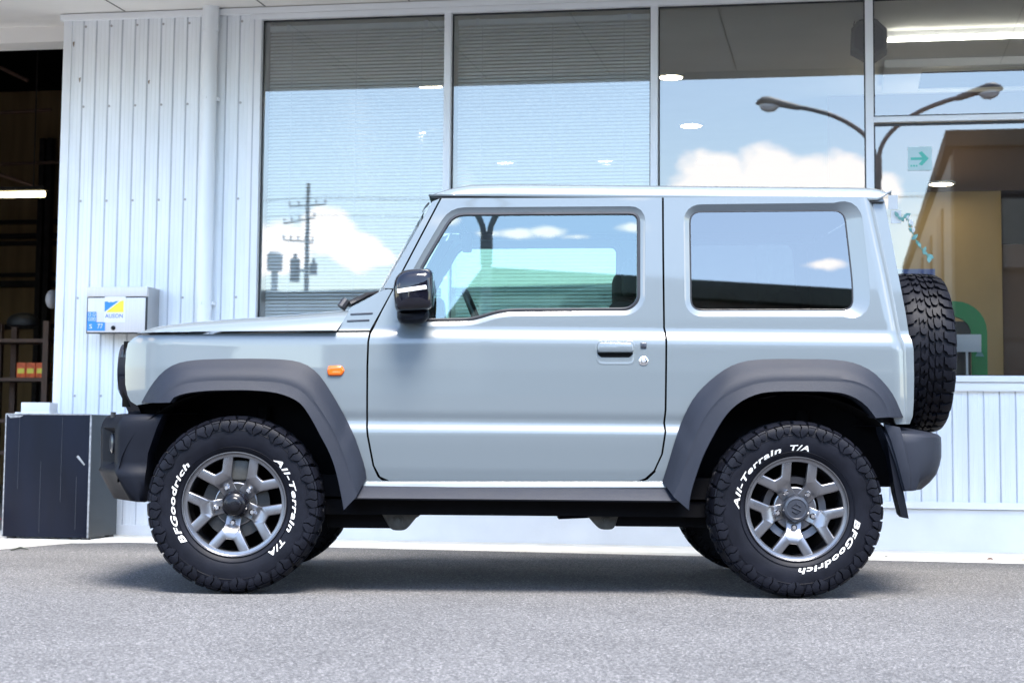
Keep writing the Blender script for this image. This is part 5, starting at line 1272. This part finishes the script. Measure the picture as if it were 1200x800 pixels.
def make_rim(parent, spin):
    bm = NB()
    lathe(bm, [(.082, .2085), (.0915, .2095), (.0945, .2075), (.0945, .2055), (.090, .2036), (.0805, .2026), (.0790, .2000), (.0780, .1890), (.0745, .1872), (.055, .1862)], 96)
    fixn(bm)
    for k in range(5):
        phi = spin+k*2*math.pi/5
        def arm(sg):
            c0 = np.array([sg*.017, .106]); ang_ = rad(20)*sg; c1 = np.array([math.sin(ang_)*.203, math.cos(ang_)*.203]); d = (c1-c0)/np.linalg.norm(c1-c0); n = np.array([d[1], -d[0]])*sg
            return c0, c1, d, n
        c0r, c1r, dr_, nr = arm(1); c0l, c1l, dl_, nl = arm(-1); hw = .0195
        R = [(.027, .046), (.026, .088), tuple(c0r+nr*hw+dr_*.006), tuple(c0r+nr*hw*1.0+dr_*.05), tuple(c1r+nr*(hw+.004)), tuple(c1r-nr*(hw-.002)), tuple(c0r-nr*hw*.9+dr_*.045)]
        Lp = [(-x, y) for x, y in R]
        # crotch where the two inner edges meet
        crotch = (0, .131)
        out = smooth_poly([(-.032, .046, 0), (.032, .046, 0), (.0315, .088, .012), (R[2][0], R[2][1], .014), (R[4][0], R[4][1], .002), (R[5][0], R[5][1], .002), (.015, .142, .006), (-.015, .142, .006), (Lp[5][0], Lp[5][1], .002), (Lp[4][0], Lp[4][1], .002), (Lp[2][0], Lp[2][1], .014), (-.0315, .088, .012)], .004, 4)
        bb = NB()
        if sum(out[q-1][0]*out[q][1]-out[q][0]*out[q-1][1] for q in range(len(out))) < 0: out = out[::-1]
        lv_ = [(0, 0.0), (0, -.0205), (.0012, -.0235), (.0036, -.0258), (.0066, -.0266)]
        loops = [[(x, yy, z) for x, z in offset_poly(out, -o)] for o, yy in lv_]
        vs = grid(bb, loops, closed_v=True)
        es = [bb.edges.get((vs[-1][q-1], vs[-1][q])) for q in range(len(out))]
        bmesh.ops.triangle_fill(bb, use_beauty=True, edges=es); fixn(bb)
        for v in bb.verts:
            x, z = v.co.x, v.co.z; r = math.hypot(x, z); rise = np.interp(r, [.04, .078, .092, .112, .125, .16, .20], [.031, .032, .041, .0565, .0595, .0610, .0625])
            a = math.atan2(z, x)+phi-math.pi/2
            v.co = Vector((r*math.cos(a), v.co.y-float(rise)+.012, r*math.sin(a)))
        tmp = bpy.data.meshes.new('tmp'); bb.to_mesh(tmp); bb.free(); bm.from_mesh(tmp); bpy.data.meshes.remove(tmp)
    lathe(bm, [(.02, .088), (.040, .086), (.0435, .078), (.0440, .056), (.038, .052)], 60)
    ri = finish('rim', bm, 'rim', parent, angle=32)
    bm = NB(); lathe(bm, [(.080, .2000), (.070, .1930), (.050, .1900), (-.06, .1850), (-.09, .200)], 72); fixn(bm); finish('rim_barrel', bm, 'barrel', parent, angle=50)
    return ri
def make_wheel(center, spin_txt, spin_rim, side, kind, parent):
    w = bpy.data.objects.new('wheel', None); C.objects.link(w); w.parent = parent; w.location = center; w.empty_display_size = .2
    return w
TYRE = None
def wheel(center, rot, spin, front, name='wheel', texts=True, rz=0.0):
    global TYRE
    w = bpy.data.objects.new(name, None); C.objects.link(w); w.parent = CAR; w.location = center; w.rotation_euler = (0, 0, rz); w.empty_display_size = .2
    if TYRE is None: ty = make_tyre(w); TYRE = ty.data
    else:
        ty = bpy.data.objects.new('tyre', TYRE); C.objects.link(ty); ty.parent = w
    ty.rotation_euler = (0, -rot*.5, 0)
    if texts:
        arc_text('All-Terrain', rad(49)+rot, rad(-26)+rot, .2340, .0215, w); arc_text('T/A', rad(-35)+rot, rad(-53)+rot, .2340, .0215, w)
        arc_text('BFGoodrich', rad(219)+rot, rad(139)+rot, .2340, .0215, w)
    make_rim(w, spin)
    for k in range(5):
        a = spin+k*2*math.pi/5; c = Vector((.0745*math.cos(a), -.040, .0745*math.sin(a)))
        bm = NB(); tube(bm, [c, c+Vector((0, -.018, 0)), c+Vector((0, -.024, 0))], [.0135, .0135, .008], 6); finish('lug_nut', bm, 'chrome', w, angle=30)
    bm = NB()
    if front: lathe(bm, [(.05, .054), (.070, .053), (.092, .047), (.100, .040), (.103, .030), (.110, .029), (.114, .024), (.115, .010)], 40, cap1=True)
    else: lathe(bm, [(.05, .053), (.074, .0525), (.080, .049), (.0825, .040), (.080, .037), (.080, .010)], 40, cap1=True)
    fixn(bm); hc = finish('hub_cap', bm, 'cap' if front else 'capgrey', w, angle=35)
    if not front:
        k = .021; bm = NB()
        tube(bm, [(x*k, -.0802, z*k) for x, z in ((.80, .42), (.0, .95), (-.85, .38), (.85, -.38), (.0, -.95), (-.80, -.42))], .0036, 8)
        fixn(bm); finish('hub_emblem', bm, 'black_plastic', hc)
    bm = NB(); lathe(bm, [(-.03, .07), (.03, .07), (.032, .135), (.018, .137), (.015, .137)] if front else [(-.04, .10), (.02, .10), (.026, .128), (.0, .132), (-.04, .132)], 48); lathe(bm, [(.0, .02), (.045, .02), (.045, .082), (.0, .084)], 30); fixn(bm); finish('brake_disc', bm, 'disc' if front else 'barrel', w, angle=30)
    bm = NB(); a = rad(80); lathe(bm, [(-.055, .19), (-.05, .02)], 40); fixn(bm); finish('brake_shield', bm, 'gap', w)
    if front:
        bm = NB(); box(bm, -.05, .05, -.05, .03, .095, .175, .012)
        fixn(bm); finish('brake_caliper', bm, 'bracket', w, angle=40)
    return w
YW = -.695
wheel((-1.125, YW, .354), 0.0, rad(-97), True)
wheel((1.125, YW+.005, .354), rad(131.5), rad(-95), False)
wheel((-1.125, -YW, .354), rad(40), rad(20), True, rz=math.pi, texts=False)
wheel((1.125, -YW, .354), rad(80), rad(70), False, rz=math.pi, texts=False)
# spare on the tailgate (axis along the car)
qs_ = at(1118.5, 415, -.34)
sp = wheel((float(qs_[0])-.113, -.06, float(at(1090, 414, -.06)[2])), rad(10), rad(-90), False, 'spare_wheel', texts=False, rz=rad(90))
bm = NB(); box(bm, 1.50, 1.64, -.16, .04, .86, 1.06, .01); finish('spare_carrier', bm, 'under', CAR, angle=40)
